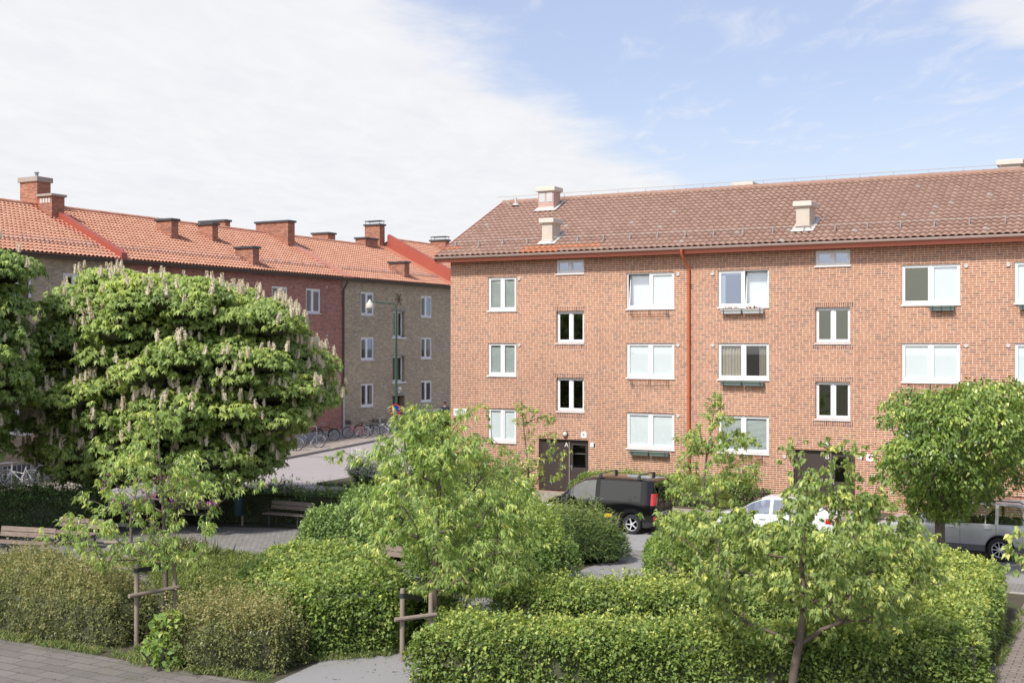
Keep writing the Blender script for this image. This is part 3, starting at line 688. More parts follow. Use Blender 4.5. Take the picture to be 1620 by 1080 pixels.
for z in (8.6, 6.4, 4.2, 2.0): p = MB(); p.box(xd - .07, xd + .07, -.165, -.002, z, z + .03); child(p, 'pipe_bracket', PIPE_RED, dp, RB)
def roofpt(y): return 9.98 + .07 + (y + OV) * (RIDGE - 9.98) / (DEP / 2 + OV)
mb = MB(); zs = .0
for y_, dz in ((.40, .22),):
    mb.tube([(EX0 + .3, y_, roofpt(y_) + dz), (EX1 - .3, y_, roofpt(y_) + dz)], .017, 6)
k = EX0 + .5
while k < EX1: mb.tube([(k, .50, roofpt(.5) + .02), (k, .36, roofpt(.4) + .24), (k, .24, roofpt(.24) + .03)], .018, 5, 1); k += 1.18
mb.build('snow_guard', [mat_plain('beige_rail', (.40, .33, .28), .5, .1), GREYM], RB, 40)
mb = MB(); mb.tube([(EX0 - .3, DEP / 2 - .1, RIDGE + .34), (EX1, DEP / 2 - .1, RIDGE + .30)], .009, 5); k = EX0 + .6
while k < EX1: mb.tube([(k, DEP / 2 - .1, RIDGE + .05), (k, DEP / 2 - .1, RIDGE + .31)], .011, 5); k += 1.35
mb.build('ridge_rail', bpy.data.materials['beige_rail'], RB, 40)
def plaster_chimney(x0, x1, y0, y1, ztop, mat, capm, flash=True, panels=False):
    zr = roofpt(y0) - .1 if y0 < DEP / 2 else RIDGE - 1.0
    m = MB(); m.bbox(x0, x1, y0, y1, zr, ztop - .2, .012); ch = m.build('chimney', mat, RB)
    p = MB(); p.bbox(x0 - .1, x1 + .1, y0 - .1, y1 + .1, ztop - .198, ztop, .015); p.box(x0 - .03, x1 + .03, y0 - .03, y1 + .03, ztop - .23, ztop - .199); child(p, 'cap', capm, ch, RB)
    if panels:
        p = MB(); w_ = (x1 - x0) / 2
        for a in (x0 + .06, x0 + w_ + .04): p.bbox(a, a + w_ - .10, y0 - .012, y0 - .001, zr + .5, ztop - .27, .004)
        child(p, 'panel', mat_plain('pale_patina', (.52, .53, .54), .5, .15, 3), ch, RB)
    if flash:
        p = MB(); e = .17
        def fz(y, d=.075): return roofpt(y) + d
        p.quad((x0 - e, y0 - .16, fz(y0 - .16)), (x1 + e, y0 - .16, fz(y0 - .16)), (x1 + e, y0 - .004, fz(y0)), (x0 - e, y0 - .004, fz(y0)))
        for a, b in ((x0 - e, x0 - .004), (x1 + .004, x1 + e)): p.quad((a, y0 - .004, fz(y0)), (b, y0 - .004, fz(y0)), (b, y1 + .3, fz(y1 + .3)), (a, y1 + .3, fz(y1 + .3)))
        p.bbox(x0 - e, x1 + e, y1 + .15, y1 + .3, fz(y1 + .2) - .05, fz(y1 + .2) + .05, .02)
        p.box(x0 - .012, x1 + .012, y0 - .012, y1 + .012, fz(y0) - .02, fz(y0) + .12)
        child(p, 'flashing', ZINC, ch, RB)
    return ch
plaster_chimney(2.14, 2.93, 4.20, 4.90, 13.42, PATINA, CREAM, panels=True)
plaster_chimney(4.31, 4.80, .30, 1.10, 11.53, PLASTER, CREAM)
plaster_chimney(15.06, 15.58, .44, 1.30, 11.66, PLASTER, CREAM)
plaster_chimney(10.55, 11.35, 6.9, 8.7, 13.42, PLASTER, CREAM, False)
plaster_chimney(21.55, 22.35, 6.9, 10.2, 13.62, PLASTER, CREAM, False)
plaster_chimney(5.2, 5.75, 6.9, 8.1, 13.28, CREAM, ZINC, False)
mb = MB(); mb.tube([(.55, 5.0, roofpt(5) - .1), (.55, 5.0, roofpt(5) + .42)], .06, 10); mb.lathe([(.2, 0), (.07, .1)], (.55, 5.0, roofpt(5) + .05), 12); mb.build('vent_pipe', ZINC, RB, 40)

# flower boxes hang on the wall: things of their own
GREENBOX = mat_plain('green_plastic_box', (.16, .22, .19), .45, .1); PALEBOX = mat_plain('pale_plastic_box', (.60, .60, .58), .5, .08)
POTSOIL = mat_plain('pot_soil', (.05, .04, .03), .95, .3, 10); DRY = mat_plain('dry_plant', (.24, .15, .11), .9, .3, 20)
def flower_box(a0, a1, zt, label, mat, n=2, rail=True, dry=False):
    e = empty('flower_box', ((a0 + a1) / 2, 0, zt - .2), 0, label, 'flower box', 'flower boxes under the windows')
    w = (a1 - a0 - .05 * (n - 1)) / n
    for i in range(n):
        x0 = a0 + i * (w + .05); m = MB(TR)
        P = [(x0 + .02, .07, zt - .17), (x0 + w - .02, .07, zt - .17), (x0 + w - .02, .19, zt - .17), (x0 + .02, .19, zt - .17), (x0, .05, zt), (x0 + w, .05, zt), (x0 + w, .21, zt), (x0, .21, zt)]
        m.add(P, [(0, 1, 2, 3), (0, 4, 5, 1), (1, 5, 6, 2), (2, 6, 7, 3), (3, 7, 4, 0)]); m.bbox(x0 - .008, x0 + w + .008, .195, .218, zt - .025, zt + .006, .004)
        o = m.build('trough', mat, e); s_ = MB(TR); s_.quad((x0 + .005, .055, zt - .03), (x0 + w - .005, .055, zt - .03), (x0 + w - .005, .205, zt - .03), (x0 + .005, .205, zt - .03)); child(s_, 'soil', POTSOIL, o, e)
        if dry:
            s_ = MB(TR)
            for q in range(14): x = x0 + .1 + rng.random() * (w - .2); s_.tube([(x, .13, zt - .03), (x + rng.normal(0, .04), .13 + rng.normal(0, .03), zt + .05 + .1 * rng.random())], [.006, .018], 4)
            child(s_, 'dead_plant', DRY, o, e)
    b = MB(TR)
    for z in (zt - .06, zt - .16): b.box(a0 - .03, a1 + .03, .222, .232, z, z + .014)
    for a in (a0 + .12, (a0 + a1) / 2, a1 - .12): b.box(a - .01, a + .01, 0, .235, zt - .19, zt - .176); b.box(a - .01, a + .01, .233, .243, zt - .19, zt + .01); b.box(a - .01, a + .01, 0, .01, zt - .175, zt + .05)
    b.build('bracket', DARKM, e); return e
flower_box(8.50, 10.14, 1.97, 'two green flower troughs under the ground floor window right of door A', GREENBOX)
flower_box(12.30, 13.98, 7.58, 'pale troughs with withered plants under the tilted upper window beside the downpipe', PALEBOX, dry=True)
flower_box(12.30, 13.98, 4.82, 'grey green troughs under the curtained middle window beside the downpipe', GREENBOX)
flower_box(20.0, 20.85, 7.60, 'single green trough under the right half of the upper window with dark left pane', GREENBOX, 1)
flower_box(22.95, 24.65, 7.60, 'dark green trough under the window cut off by the right picture edge', GREENBOX)
# ---------------------------------------------------------------- the terrace on the left: four houses wall to wall
TL = facade_T('east', -18.0)
XR = -23.5
BROWNEAVE = mat_plain('dark_brown_eaves', (.10, .075, .06), .6, .15, 3)
PIPEB = mat_plain('brown_downpipe', (.085, .06, .05), .5, .1); PIPEG = mat_plain('galvanised_pipe', (.52, .54, .57), .4, .1)
CAPD = mat_plain('black_chimney_cap', (.055, .06, .065), .45, .15); CAPC = mat_plain('concrete_cap', (.36, .31, .27), .8, .15)
ROWS = ((8.10, 9.58), (5.20, 6.66), (2.18, 3.64))
def lroof(x, ez, rz): return ez + (-17.62 - x) * (rz - ez) / (-17.62 - XR)
def terrace(y0, y1, brick, label, cols, ez=10.38, rz=13.30, stairs=None, plinth=True, tilesn=True, skip=()):
    base = (-18.0, (y0 + y1) / 2, 0.0)
    e = empty('terrace_house', base, 0, label, 'apartment block', 'terraced brick blocks with orange tiled roofs')
    holes = [(*c, *r) for c in cols for r in ROWS if (c, r) not in skip]
    if stairs: holes += [(stairs[0], stairs[1], *r, .30) for r in ((6.66, 8.42), (3.66, 5.40))] + [(stairs[0], stairs[1], .55, 2.72, .45)]
    zt = ez + .02
    mb = MB(TL); wall_open(mb, y0 + .002, y1 - .002, -.1, zt, holes, .13); mb.T = None
    for y in (y0 + .002, y1 - .002):
        mb.quad((-18, y, -.1), (-29, y, -.1), (-29, y, zt), (-18, y, zt)); mb.add([(-18, y, zt), (-29, y, zt), (XR, y, rz - .12)], [(0, 1, 2)])
    mb.quad((-29, y0, -.1), (-29, y1, -.1), (-29, y1, zt), (-29, y0, zt))
    mb.build('wall', brick, e)
    mb = MB(); mb.quad((-19.8, y0 + .05, 0), (-19.8, y1 - .05, 0), (-19.8, y1 - .05, zt), (-19.8, y0 + .05, zt))
    for z in (1.8, 4.85, 7.8): mb.quad((-18.2, y0 + .05, z), (-18.2, y1 - .05, z), (-19.8, y1 - .05, z), (-19.8, y0 + .05, z))
    mb.build('inner_wall', ROOM, e)
    for c in cols:
        for ri, r in enumerate(ROWS):
            if (c, r) in skip: continue
            k = (ri + int(c[0])) % 3
            window(TL, e, *c, *r, setback=.03, split=.46, inside=(('dark', 'lace'), ('lace', 'dark'), ('curtain_l', 'curtain_r'))[k], glass=(GLASS, GLASS_SKY) if k == 1 else GLASS)
    if plinth:
        mb = MB(TL); a = y0 + .004; d = sorted([stairs] if stairs else [])
        segs = [(y0 + .004, y1 - .004)] if not d else [(y0 + .004, d[0][0]), (d[0][1], y1 - .004)]
        for s in segs: mb.box(s[0], s[1], .002, .035, -.05, .85 if not stairs else .95)
        mb.build('plinth', PLINTH, e)
    if stairs:
        s0, s1 = stairs
        for r in ((6.66, 8.42), (3.66, 5.40)):
            w = window(TL, e, s0 + .02, s1 - .02, r[0] + .004, r[1] - .004, setback=.2, inside=('dark', 'dark'), glass=GLASS_DARK, sill=False)
            q = MB(TL); q.bbox(s0 - .12, s1 + .12, -.18, .10, r[0] - .09, r[0] - .005, .01); child(q, 'sill', WHITE, w, e)
            q = MB(TL); q.bbox(s0 - .14, s1 + .14, .003, .10, r[1] + .02, r[1] + .06, .01); child(q, 'drip_ledge', GREYM, w, e)
        q = MB(TL); B = -.4
        q.bbox(s0 + .01, s1 - .01, B - .06, B, .56, 2.70, .01); dr = q.build('entrance_door', mat_plain('dark_wood_door', (.045, .03, .025), .45, .2), e)
        q = MB(TL); q.quad((s0 + .75, B + .004, 1.2), (s1 - .15, B + .004, 1.2), (s1 - .15, B + .004, 2.4), (s0 + .75, B + .004, 2.4)); child(q, 'pane', GLASS_DARK, dr, e)
        q = MB(TL); q.tube([(s0 + .3, B + .002, 1.45), (s0 + .3, B + .06, 1.45), (s0 + .42, B + .06, 1.45)], .012, 6); child(q, 'handle', GREYM, dr, e)
        q = MB(TL); q.bbox(s0 - .1, s1 + .1, .003, .12, 2.74, 2.82, .01); q.build('door_lintel', PLINTH, e)
        q = MB(TL); q.box(s0 + .55, s0 + .70, .003, .12, 2.93, 3.05); lm = q.build('wall_lamp', WHITE, e); q = MB(); q.lathe([(0, -.15), (.12, -.1), (.15, 0), (.12, .1), (0, .15)], (-17.86, s0 + .62, 3.2), 14); child(q, 'globe', WHITE, lm, e, 60)
    # roof
    O = np.array([-17.55, y0 + .05, ez + .04]); B = np.array([XR + 17.55, 0, rz - ez]); L = np.linalg.norm(B); B = B / L; N = np.array([-B[2], 0, B[0]]); N = N if N[2] > 0 else -N
    nB = 18; nA = max(1, int((y1 - y0 - .1) / .245))
    mb = MB(); rr = np.random.default_rng(int(abs(y0) * 10)); of = rr.random() * .12
    tiles(mb, O, (0, 1, 0), B, N, nA, nB, (y1 - y0 - .1) / nA, L / nB, tintf=lambda i, j: float(np.clip(.45 + of + .22 * rr.normal(), 0, 1)), seg=5, amp=.04, lift=.058)
    mb.quad((-17.5, y0, ez - .02), (-17.5, y1, ez - .02), (XR, y1, rz - .03), (XR, y0, rz - .03)); mb.quad((-29.5, y0, ez - .02), (-29.5, y1, ez - .02), (XR, y1, rz - .02), (XR, y0, rz - .02))
    ridge_tiles(mb, (XR, y0 + .02, rz + .06), (XR, y1 - .02, rz + .06), int((y1 - y0) / .38), .12)
    mb.build('roof', TILE_RED, e)
    mb = MB(); mb.box(-17.97, -17.56, y0 + .004, y1 - .004, ez - .16, ez - .02); mb.build('eaves_board', BROWNEAVE, e)
    mb = MB(); vs = []
    for y in (y0 + .01, y1 - .01):
        for j in range(7): a = math.pi * j / 6; vs.append((-17.50 - .07 * math.cos(a), y, ez + .0 - .07 * math.sin(a)))
    mb.add(vs, [(j, j + 1, 8 + j, 7 + j) for j in range(6)]); mb.build('gutter', BROWNEAVE, e)
    mb = MB(); ya, yb = y0 + .6, y1 - .6
    for x, dz in ((-18.75, .2), (-18.65, .1)): mb.tube([(x, ya, lroof(x, ez, rz) + .07 + dz), (x, yb, lroof(x, ez, rz) + .07 + dz)], .02, 5)
    k = ya
    while k < yb: mb.tube([(-18.95, k, lroof(-18.95, ez, rz) + .05), (-18.75, k, lroof(-18.75, ez, rz) + .3), (-18.5, k, lroof(-18.5, ez, rz) + .07)], .02, 4); k += 1.25
    mb.build('snow_guard', mat_plain('lilac_grey_rail', (.36, .27, .27), .5, .1) if 'lilac_grey_rail' not in bpy.data.materials else bpy.data.materials['lilac_grey_rail'], e)
    return e
def brick_chimney(e, x0, x1, y0, y1, zt, cap=CAPD, capt=.13, hood=False, pipe=False, vents=False, ez=10.38, rz=13.3, mat=BRICK_CHIM, flash=True):
    zb = min(lroof(x1, ez, rz), lroof(x0, ez, rz), rz) - .5 if x1 > XR else rz - 1.6
    zb = lroof(x1, ez, rz) - .3 if x1 > XR else rz - 1.5
    m = MB(); m.box(x0, x1, y0, y1, zb, zt - capt); ch = m.build('chimney', mat, e)
    p = MB(); p.bbox(x0 - .09, x1 + .09, y0 - .09, y1 + .09, zt - capt + .001, zt, .015); child(p, 'cap', cap, ch, e)
    if hood:
        p = MB()
        for a in (x0 + .05, x1 - .05):
            for b in (y0 + .05, y1 - .05): p.tube([(a, b, zt), (a, b, zt + .2)], .02, 4)
        p.bbox(x0 - .02, x1 + .02, y0 - .02, y1 + .02, zt + .2, zt + .25, .01); child(p, 'hood', CAPD, ch, e)
    if pipe: p = MB(); p.tube([((x0 + x1) / 2 + .1, (y0 + y1) / 2, zt), ((x0 + x1) / 2 + .1, (y0 + y1) / 2, zt + .28)], .09, 10); p.lathe([(.15, 0), (.1, .05), (0, .06)], ((x0 + x1) / 2 + .1, (y0 + y1) / 2, zt + .26), 12); child(p, 'flue', GREYM, ch, e, 40)
    if vents:
        for k in range(4): a = x0 + .08 + k * (x1 - x0 - .16) / 4 + .02; p = MB(); p.box(a, a + .14, y0 - .012, y0 - .001, zt - capt - .32, zt - capt - .10); child(p, 'vent', ZINC, ch, e)
    if flash and x1 > XR:
        p = MB()
        p.quad((x1 + .004, y0 - .15, lroof(x1, ez, rz) + .09), (x1 + .2, y0 - .15, lroof(x1 + .2, ez, rz) + .09), (x1 + .2, y1 + .15, lroof(x1 + .2, ez, rz) + .09), (x1 + .004, y1 + .15, lroof(x1, ez, rz) + .09))
        xa = max(x0, XR); p.quad((x1 + .0, y0 - .15, lroof(x1, ez, rz) + .09), (xa, y0 - .15, lroof(xa, ez, rz) + .09), (xa, y0 - .004, lroof(xa, ez, rz) + .1), (x1, y0 - .004, lroof(x1, ez, rz) + .1))
        child(p, 'flashing', METAL_RED2, ch, e)
    return ch
S1 = terrace(-30, -2.0, BRICK_OLIVE, 'olive brick terraced block at the left picture edge behind the chestnut trees', [(-8.52, -7.1), (-5.3, -3.9), (-13.6, -12.2), (-17.4, -16.0)])
S2 = terrace(-2.0, 16.6, BRICK_DARK, 'dark red brick terraced block between the two olive brick ones', [(12.87, 14.29), (9.72, 11.14), (5.6, 7.0), (1.4, 2.8)])
S3 = terrace(16.6, 29.75, BRICK_OLIVE, 'olive brick terraced block with iron star, behind the green street lamp', [(18.53, 19.97), (25.68, 27.08)], stairs=(22.15, 23.6))
S4 = terrace(29.75, 52, BRICK_OLIVE, 'farthest terraced block, only its higher orange roof showing beside the right gable', [(32.5, 33.9), (38, 39.4)], ez=10.95, rz=13.98)
brick_chimney(S1, -24.75, -23.46, -2.2, -1.35, 14.84, CAPC, .26, pipe=True, flash=False)
brick_chimney(S1, -22.88, -21.92, -2.6, -1.8, 13.83, CAPC, .13, vents=True, flash=False)
brick_chimney(S2, -21.93, -20.80, 4.56, 5.1, 13.18); brick_chimney(S2, -22.09, -20.98, 8.02, 8.5, 13.25)
brick_chimney(S2, -26.6, -24.5, 13.02, 13.5, 14.06); brick_chimney(S2, -19.30, -18.0, 8.06, 8.6, 11.79)
brick_chimney(S2, -24.23, -21.59, 15.62, 16.3, 14.12)
brick_chimney(S3, -25.9, -24.5, 23.66, 24.5, 14.13); brick_chimney(S3, -24.1, -23.2, 26.39, 27.9, 13.94, flash=False)
brick_chimney(S3, -25.06, -23.7, 28.9, 29.55, 15.15, hood=True); brick_chimney(S3, -19.44, -18.14, 23.82, 24.4, 11.88)
brick_chimney(S4, -23.6, -22.2, 35.78, 36.4, 14.45, hood=True, ez=10.95, rz=13.98)
def slope_strip(e, name, y0, y1, h, mat, ez=10.38, rz=13.3, x_lo=-17.45, h0=.05):
    m = MB(); xs = (x_lo, XR)
    P = [(x, y, lroof(x, ez, rz) + d) for x in xs for y in (y0, y1) for d in (h0 - .02, h)]
    m.add(P, [(0, 2, 3, 1), (4, 5, 7, 6), (1, 3, 7, 5), (0, 1, 5, 4), (2, 6, 7, 3)]); return m.build(name, mat, e)
slope_strip(S2, 'fire_wall_capping', -2.22, -1.86, .42, METAL_RED); slope_strip(S2, 'roof_flashing', -2.62, -2.23, .10, METAL_RED); slope_strip(S2, 'roof_flashing', -1.85, -1.55, .12, METAL_RED2)
slope_strip(S2, 'roof_flashing', 16.0, 16.9, .17, METAL_RED2)
slope_strip(S4, 'fire_wall_capping', 29.68, 30.05, .42, METAL_RED, 10.95, 13.98); slope_strip(S4, 'fire_wall', 29.60, 29.675, .32, METAL_RED, 10.95, 13.98, h0=-.75)
slope_strip(S3, 'roof_flashing', 28.6, 29.59, .16, METAL_RED2)
# downpipe where the dark red and olive brick meet: brown above, bare metal below
p = MB(TL); p.tube([(16.5, .42, 10.33), (16.5, .40, 10.05), (16.55, .12, 9.7), (16.55, .09, 9.4), (16.55, .09, 2.95)], .06, 8); dp2 = p.build('downpipe', PIPEB, S2, 40)
p = MB(TL); p.tube([(16.55, .09, 2.95), (16.55, .09, .3)], .065, 8); child(p, 'pipe_foot', PIPEG, dp2, S2, 40)
p = MB(TL)                                                       # iron star on the wall
for k in range(3):
    a = math.pi * k / 3; dx, dz = .47 * math.cos(a), .47 * math.sin(a)
    nx, nz = -math.sin(a) * .028, math.cos(a) * .028; b = .04 + .012 * k
    P = [(22.85 + sx * dx + sn * nx, b + t, 9.22 + sx * dz + sn * nz) for t in (0, .011) for sx, sn in ((-1, -1), (1, -1), (1, 1), (-1, 1))]
    p.add(P, [(0, 1, 2, 3), (7, 6, 5, 4), (0, 4, 5, 1), (1, 5, 6, 2), (2, 6, 7, 3), (3, 7, 4, 0)])
p.box(22.83, 22.87, .002, .04, 9.2, 9.24); p.build('iron_star', mat_plain('rusty_iron', (.12, .055, .035), .7, .25), S3)
vc = bpy.data.objects['vent_cap'].data
for e, y, z in ((S3, 17.9, 9.75), (S3, 17.9, 6.8), (S3, 27.7, 6.9), (S2, 14.9, 9.75), (S2, 14.9, 6.75), (S3, 27.8, 9.9), (S3, 18.1, 3.8)):
    o = bpy.data.objects.new('vent_cap', vc); COL.objects.link(o); o.parent = e; o.rotation_euler = (0, 0, R(90)); o.location = (.0, y - e.location.y, z)
# barred cellar window at the left edge
p = MB(TL); p.box(-8.7, -7.2, .036, .05, .22, .80, 0)
cw = p.build('cellar_window', mat_plain('dark_cellar_glass', (.06, .07, .08), .25), S1); p = MB(TL)
for a in np.linspace(-8.7, -7.2, 7): p.box(a - .02, a + .02, .052, .075, .2, .82)
child(p, 'grille', PIPEG, cw, S1)
# ---------------------------------------------------------------- vehicles
def paint(name, col, rough=.25, metal=0.0, coat=1.0):
    m = bpy.data.materials.new(name); g = NT(nodes_of(m)); o = g.obj()
    dirt = g.noise(o, 1.8, 6, .7); sp = g.nd('ShaderNodeSeparateXYZ', {0: o}).outputs[2]
    f = g.m('MULTIPLY', g.nd('ShaderNodeMapRange', {'Value': sp, 'From Min': .7, 'From Max': .2, 'To Max': .22}).outputs[0], dirt)
    c = g.mix(f, col, (.20, .18, .15))
    g.out(g.bsdf(c, g.m('ADD', rough, g.m('MULTIPLY', dirt, .08)), Metallic=metal, Coat_Weight=coat, Coat_Roughness=.03, Specular_IOR_Level=.3)); return m
TYRE = mat_plain('tyre_rubber', (.022, .022, .023), .85, .2, 10); ALLOY = mat_plain('alloy_rim', (.62, .63, .65), .35, .06, 4, Metallic=.2)
PLAST = mat_plain('black_plastic', (.03, .03, .032), .6, .15); CARGLASS = mat_glass('car_glass', (.5, .56, .56), .09, .01, 1.2)
CARGLASS_L = mat_glass('light_car_glass', (.7, .76, .76), .36, .01, 1.2)
TINTED = mat_plain('tinted_panel', (.010, .011, .012), .05, .1, Specular_IOR_Level=.6); REDLAMP = mat_plain('red_lamp', (.50, .02, .02), .15, .1, Coat_Weight=1.0)
CLEARLAMP = mat_plain('clear_lamp', (.65, .66, .68), .1, .05, Coat_Weight=1.0); CHROME = mat_plain('chrome', (.7, .7, .72), .15, .03, Metallic=1.0); SEATM = mat_plain('seat_cloth', (.05, .05, .055), .9)
def smooth_curve(pts):
    xs = np.array([p[0] for p in pts], float); ys = np.array([p[1] for p in pts], float)
    def f(x):
        i = int(np.clip(np.searchsorted(xs, x) - 1, 0, len(xs) - 2)); h = xs[i + 1] - xs[i]; t = np.clip((x - xs[i]) / h, 0, 1)
        def sl(k):
            if k == 0 or k == len(xs) - 1: j = 0 if k == 0 else len(xs) - 2; return (ys[j + 1] - ys[j]) / (xs[j + 1] - xs[j])
            a = (ys[k] - ys[k - 1]) / (xs[k] - xs[k - 1]); b = (ys[k + 1] - ys[k]) / (xs[k + 1] - xs[k]); return 0 if a * b <= 0 else 2 * a * b / (a + b)
        m0, m1 = sl(i) * h, sl(i + 1) * h
        return float((2 * t ** 3 - 3 * t ** 2 + 1) * ys[i] + (t ** 3 - 2 * t ** 2 + t) * m0 + (-2 * t ** 3 + 3 * t ** 2) * ys[i + 1] + (t ** 3 - t ** 2) * m1)
    return f
def wheel(e, x, y, r, side, spokes=5, wdt=.21, hub=.66):
    m = LMB(); h = wdt / 2
    m.lathe([(r * hub, -h), (r * .92, -h), (r * .985, -h * .7), (r, -h * .3), (r, h * .3), (r * .985, h * .7), (r * .92, h), (r * hub, h), (r * hub, -h)], (0, 0, 0), 32, 'y', None, False)
    w = m.build('wheel', TYRE, e, 40); w.location = (x, y, r)
    m = LMB(); o = side * (h - .015)
    m.lathe([(r * hub, o), (r * hub * .93, o), (r * hub * .90, o - side * .03), (r * hub * .90, -o), (r * hub, -o)], (0, 0, 0), 32, 'y', None, False)
    for k in range(spokes):
        a = 2 * math.pi * k / spokes; ca, sa = math.cos(a), math.sin(a); w0, w1 = .17 * r * 5 / (spokes + 1.5), .13 * r * 5 / (spokes + 1.5)
        P = []
        for (q, wd, oy) in ((.06 * r, w0, o - side * .012), (r * hub * .93, w1, o - side * .004)):
            for s in (-1, 1):
                for d in (0, -side * .03): P.append((q * ca - s * wd * .5 * sa, oy + d, q * sa + s * wd * .5 * ca))
        m.add(P, [(0, 2, 6, 4), (1, 5, 7, 3), (0, 4, 5, 1), (2, 3, 7, 6)])
    m.lathe([(.0, o), (.16 * r, o - side * .002), (.2 * r, o - side * .03)], (0, 0, 0), 16, 'y')
    rim = m.build('rim', ALLOY, w, 30); m = LMB(); m.lathe([(0, o - side * .09), (r * hub * .9, o - side * .09)], (0, 0, 0), 20, 'y'); b = m.build('brake_disc', PLAST, w)
    return w
def car(name, label, cat, loc, rz, P):
    """lofted body: x forward, y left, z up"""
    e = empty(name, loc, rz, label, cat, 'cars parked along the brick block')
    zr, zb, hw, rh = (smooth_curve(P[k]) for k in ('roof', 'belt', 'half', 'roofhalf'))
    x0, x1 = P['roof'][0][0], P['roof'][-1][0]
    R_, wx = P['wheel'], P['axles']; ar = R_ + .055
    st = set(np.round(np.linspace(x0, x1, 34), 3))
    for w_ in wx: st |= set(np.round(w_ + ar * np.cos(np.linspace(0, math.pi, 13)), 3))
    for a, b in P['side_glass']: st |= {a, b}
    st |= {P['wind'][0], P['wind'][1], P['rear'][0], P['rear'][1]}; st |= set(P.get('extra', []))
    st = sorted(st); st = [s for i, s in enumerate(st) if i == 0 or s - st[i - 1] > .012 or s in P['wind'] or s in P['rear']]
    def bottom(x):
        z = P['sill']
        for w_ in wx:
            d = abs(x - w_)
            if d < ar: z = max(z, R_ + math.sqrt(max(ar * ar - d * d, 0)))
        if x < x0 + .25: z = max(z, P['sill'] + .10 * (1 - (x - x0) / .25))
        if x > x1 - .3: z = max(z, P['sill'] + .06 * (1 - (x1 - x) / .3))
        return z
    def section(x):
        h, zbl, zro, r_ = hw(x), zb(x), zr(x), rh(x); b = bottom(x)
        zro = max(zro, zbl + .012); r_ = min(r_, h * .985)
        z1 = max(P['clad'], b + .03); z2 = max(P['clad'] + (zbl - P['clad']) * .45, b + .06); z3 = zbl - .07
        def side(t): return (h * .975 + (r_ - h * .975) * t, zbl + (zro - .055 - zbl) * t) if zro - zbl > .12 else (h * .975 + (r_ - h * .975) * t, zbl + (zro - zbl) * .55 * t)
        t0, t1 = side(.03), side(.95)
        return [(h * .94, b), (h * .985, z1), (h, z2), (h * .995, z3), (h * .975, zbl), t0, t1, side(1.0), (r_ * .86, zro - .016 if zro - zbl > .05 else zro - .004), (r_ * .45, zro), (0, zro)]
    S = [section(x) for x in st]; n = len(S[0])
    body = LMB(); gl = {}
    def isside(x): return [k for k, (a, b) in enumerate(P['side_glass']) if a - 1e-4 <= x <= b + 1e-4]
    for i in range(len(st) - 1):
        xm = (st[i] + st[i + 1]) / 2
        for j in range(n - 1):
            tgt = None
            if j == 5 and isside(xm): tgt = ('side', isside(xm)[0])
            if j >= 7 and P['wind'][0] < xm < P['wind'][1]: tgt = ('wind', 0)
            if j >= 7 and P['rear'][0] < xm < P['rear'][1]: tgt = ('rear', 0)
            for s in (1, -1):
                q = [(st[i], s * S[i][j][0], S[i][j][1]), (st[i + 1], s * S[i + 1][j][0], S[i + 1][j][1]), (st[i + 1], s * S[i + 1][j + 1][0], S[i + 1][j + 1][1]), (st[i], s * S[i][j + 1][0], S[i][j + 1][1])]
                if s < 0: q = q[::-1]
                if tgt is None:
                    body.add(q, [(0, 1, 2, 3)], 1 if (j == 0 and P.get('cladding')) else 0)
                else:
                    key = tgt if tgt[0] != 'side' else ('side', tgt[1], s); gl.setdefault(key, LMB()).add(q, [(0, 1, 2, 3)])
    for k in (0, -1):
        q = [(st[k], p[0], p[1]) for p in S[k]] + [(st[k], -p[0], p[1]) for p in S[k][-2::-1]]; body.add(q, [tuple(range(len(q)))])
    import bmesh
    b_ = body.build('body', [P['paint'], P.get('cladding', P['paint'])], e)
    bm = bmesh.new(); bm.from_mesh(b_.data); bmesh.ops.remove_doubles(bm, verts=bm.verts, dist=.0015); bm.to_mesh(b_.data); bm.free(); b_.data.shade_smooth(); b_.data.set_sharp_from_angle(angle=R(32))
    for key, m in gl.items():
        nm = {'side': 'side_window', 'wind': 'windscreen', 'rear': 'rear_window'}[key[0]]
        mt = TINTED if (key[0] == 'side' and key[1] in P.get('tinted', ())) else P.get('glass', CARGLASS_L)
        o = m.build(nm, mt, e, 40)
    u = LMB(); u.box(x0 + .15, x1 - .2, -hw(0) + .26, hw(0) - .26, P['sill'] - .04, zb(0) - .18); u.build('chassis', PLAST, e)
    if P.get('seats'):
        for sx in P['seats']:
            for sy in (-.36, .36): u = LMB(); u.bbox(sx - .25, sx + .25, sy - .24, sy + .24, zb(sx) - .2, zb(sx) - .02, .05); u.bbox(sx - .32, sx - .18, sy - .22, sy + .22, zb(sx) - .03, zb(sx) + .28, .05); u.build('seat', SEATM, e)
    for w_ in wx:
        for s in (1, -1): wheel(e, w_, s * (hw(w_) - .115), R_, s, P.get('spokes', 5))
    # door seams, handles, mirrors, lamps, plates
    sm = LMB()
    for x in P.get('seams', []):
        for s in (1, -1):
            S_ = section(x); pts = [(x, s * (p[0] + .0025), p[1]) for p in S_[1:5]]
            for a, b in zip(pts[:-1], pts[1:]): sm.quad((a[0] - .005, a[1], a[2]), (a[0] + .005, a[1], a[2]), (b[0] + .005, b[1], b[2]), (b[0] - .005, b[1], b[2]))
    if P.get('seams'): sm.build('door_seam', PLAST, e)
    for x in P.get('handles', []):
        for s in (1, -1): h = LMB(); y = s * (hw(x) * .998 + .018); zz = zb(x) - .12; h.bbox(x - .10, x + .10, y - .018, y + .018, zz - .016, zz + .016, .008); h.build('door_handle', P.get('handle_mat', P['paint']), e, 40)
    mx = P['mirror']
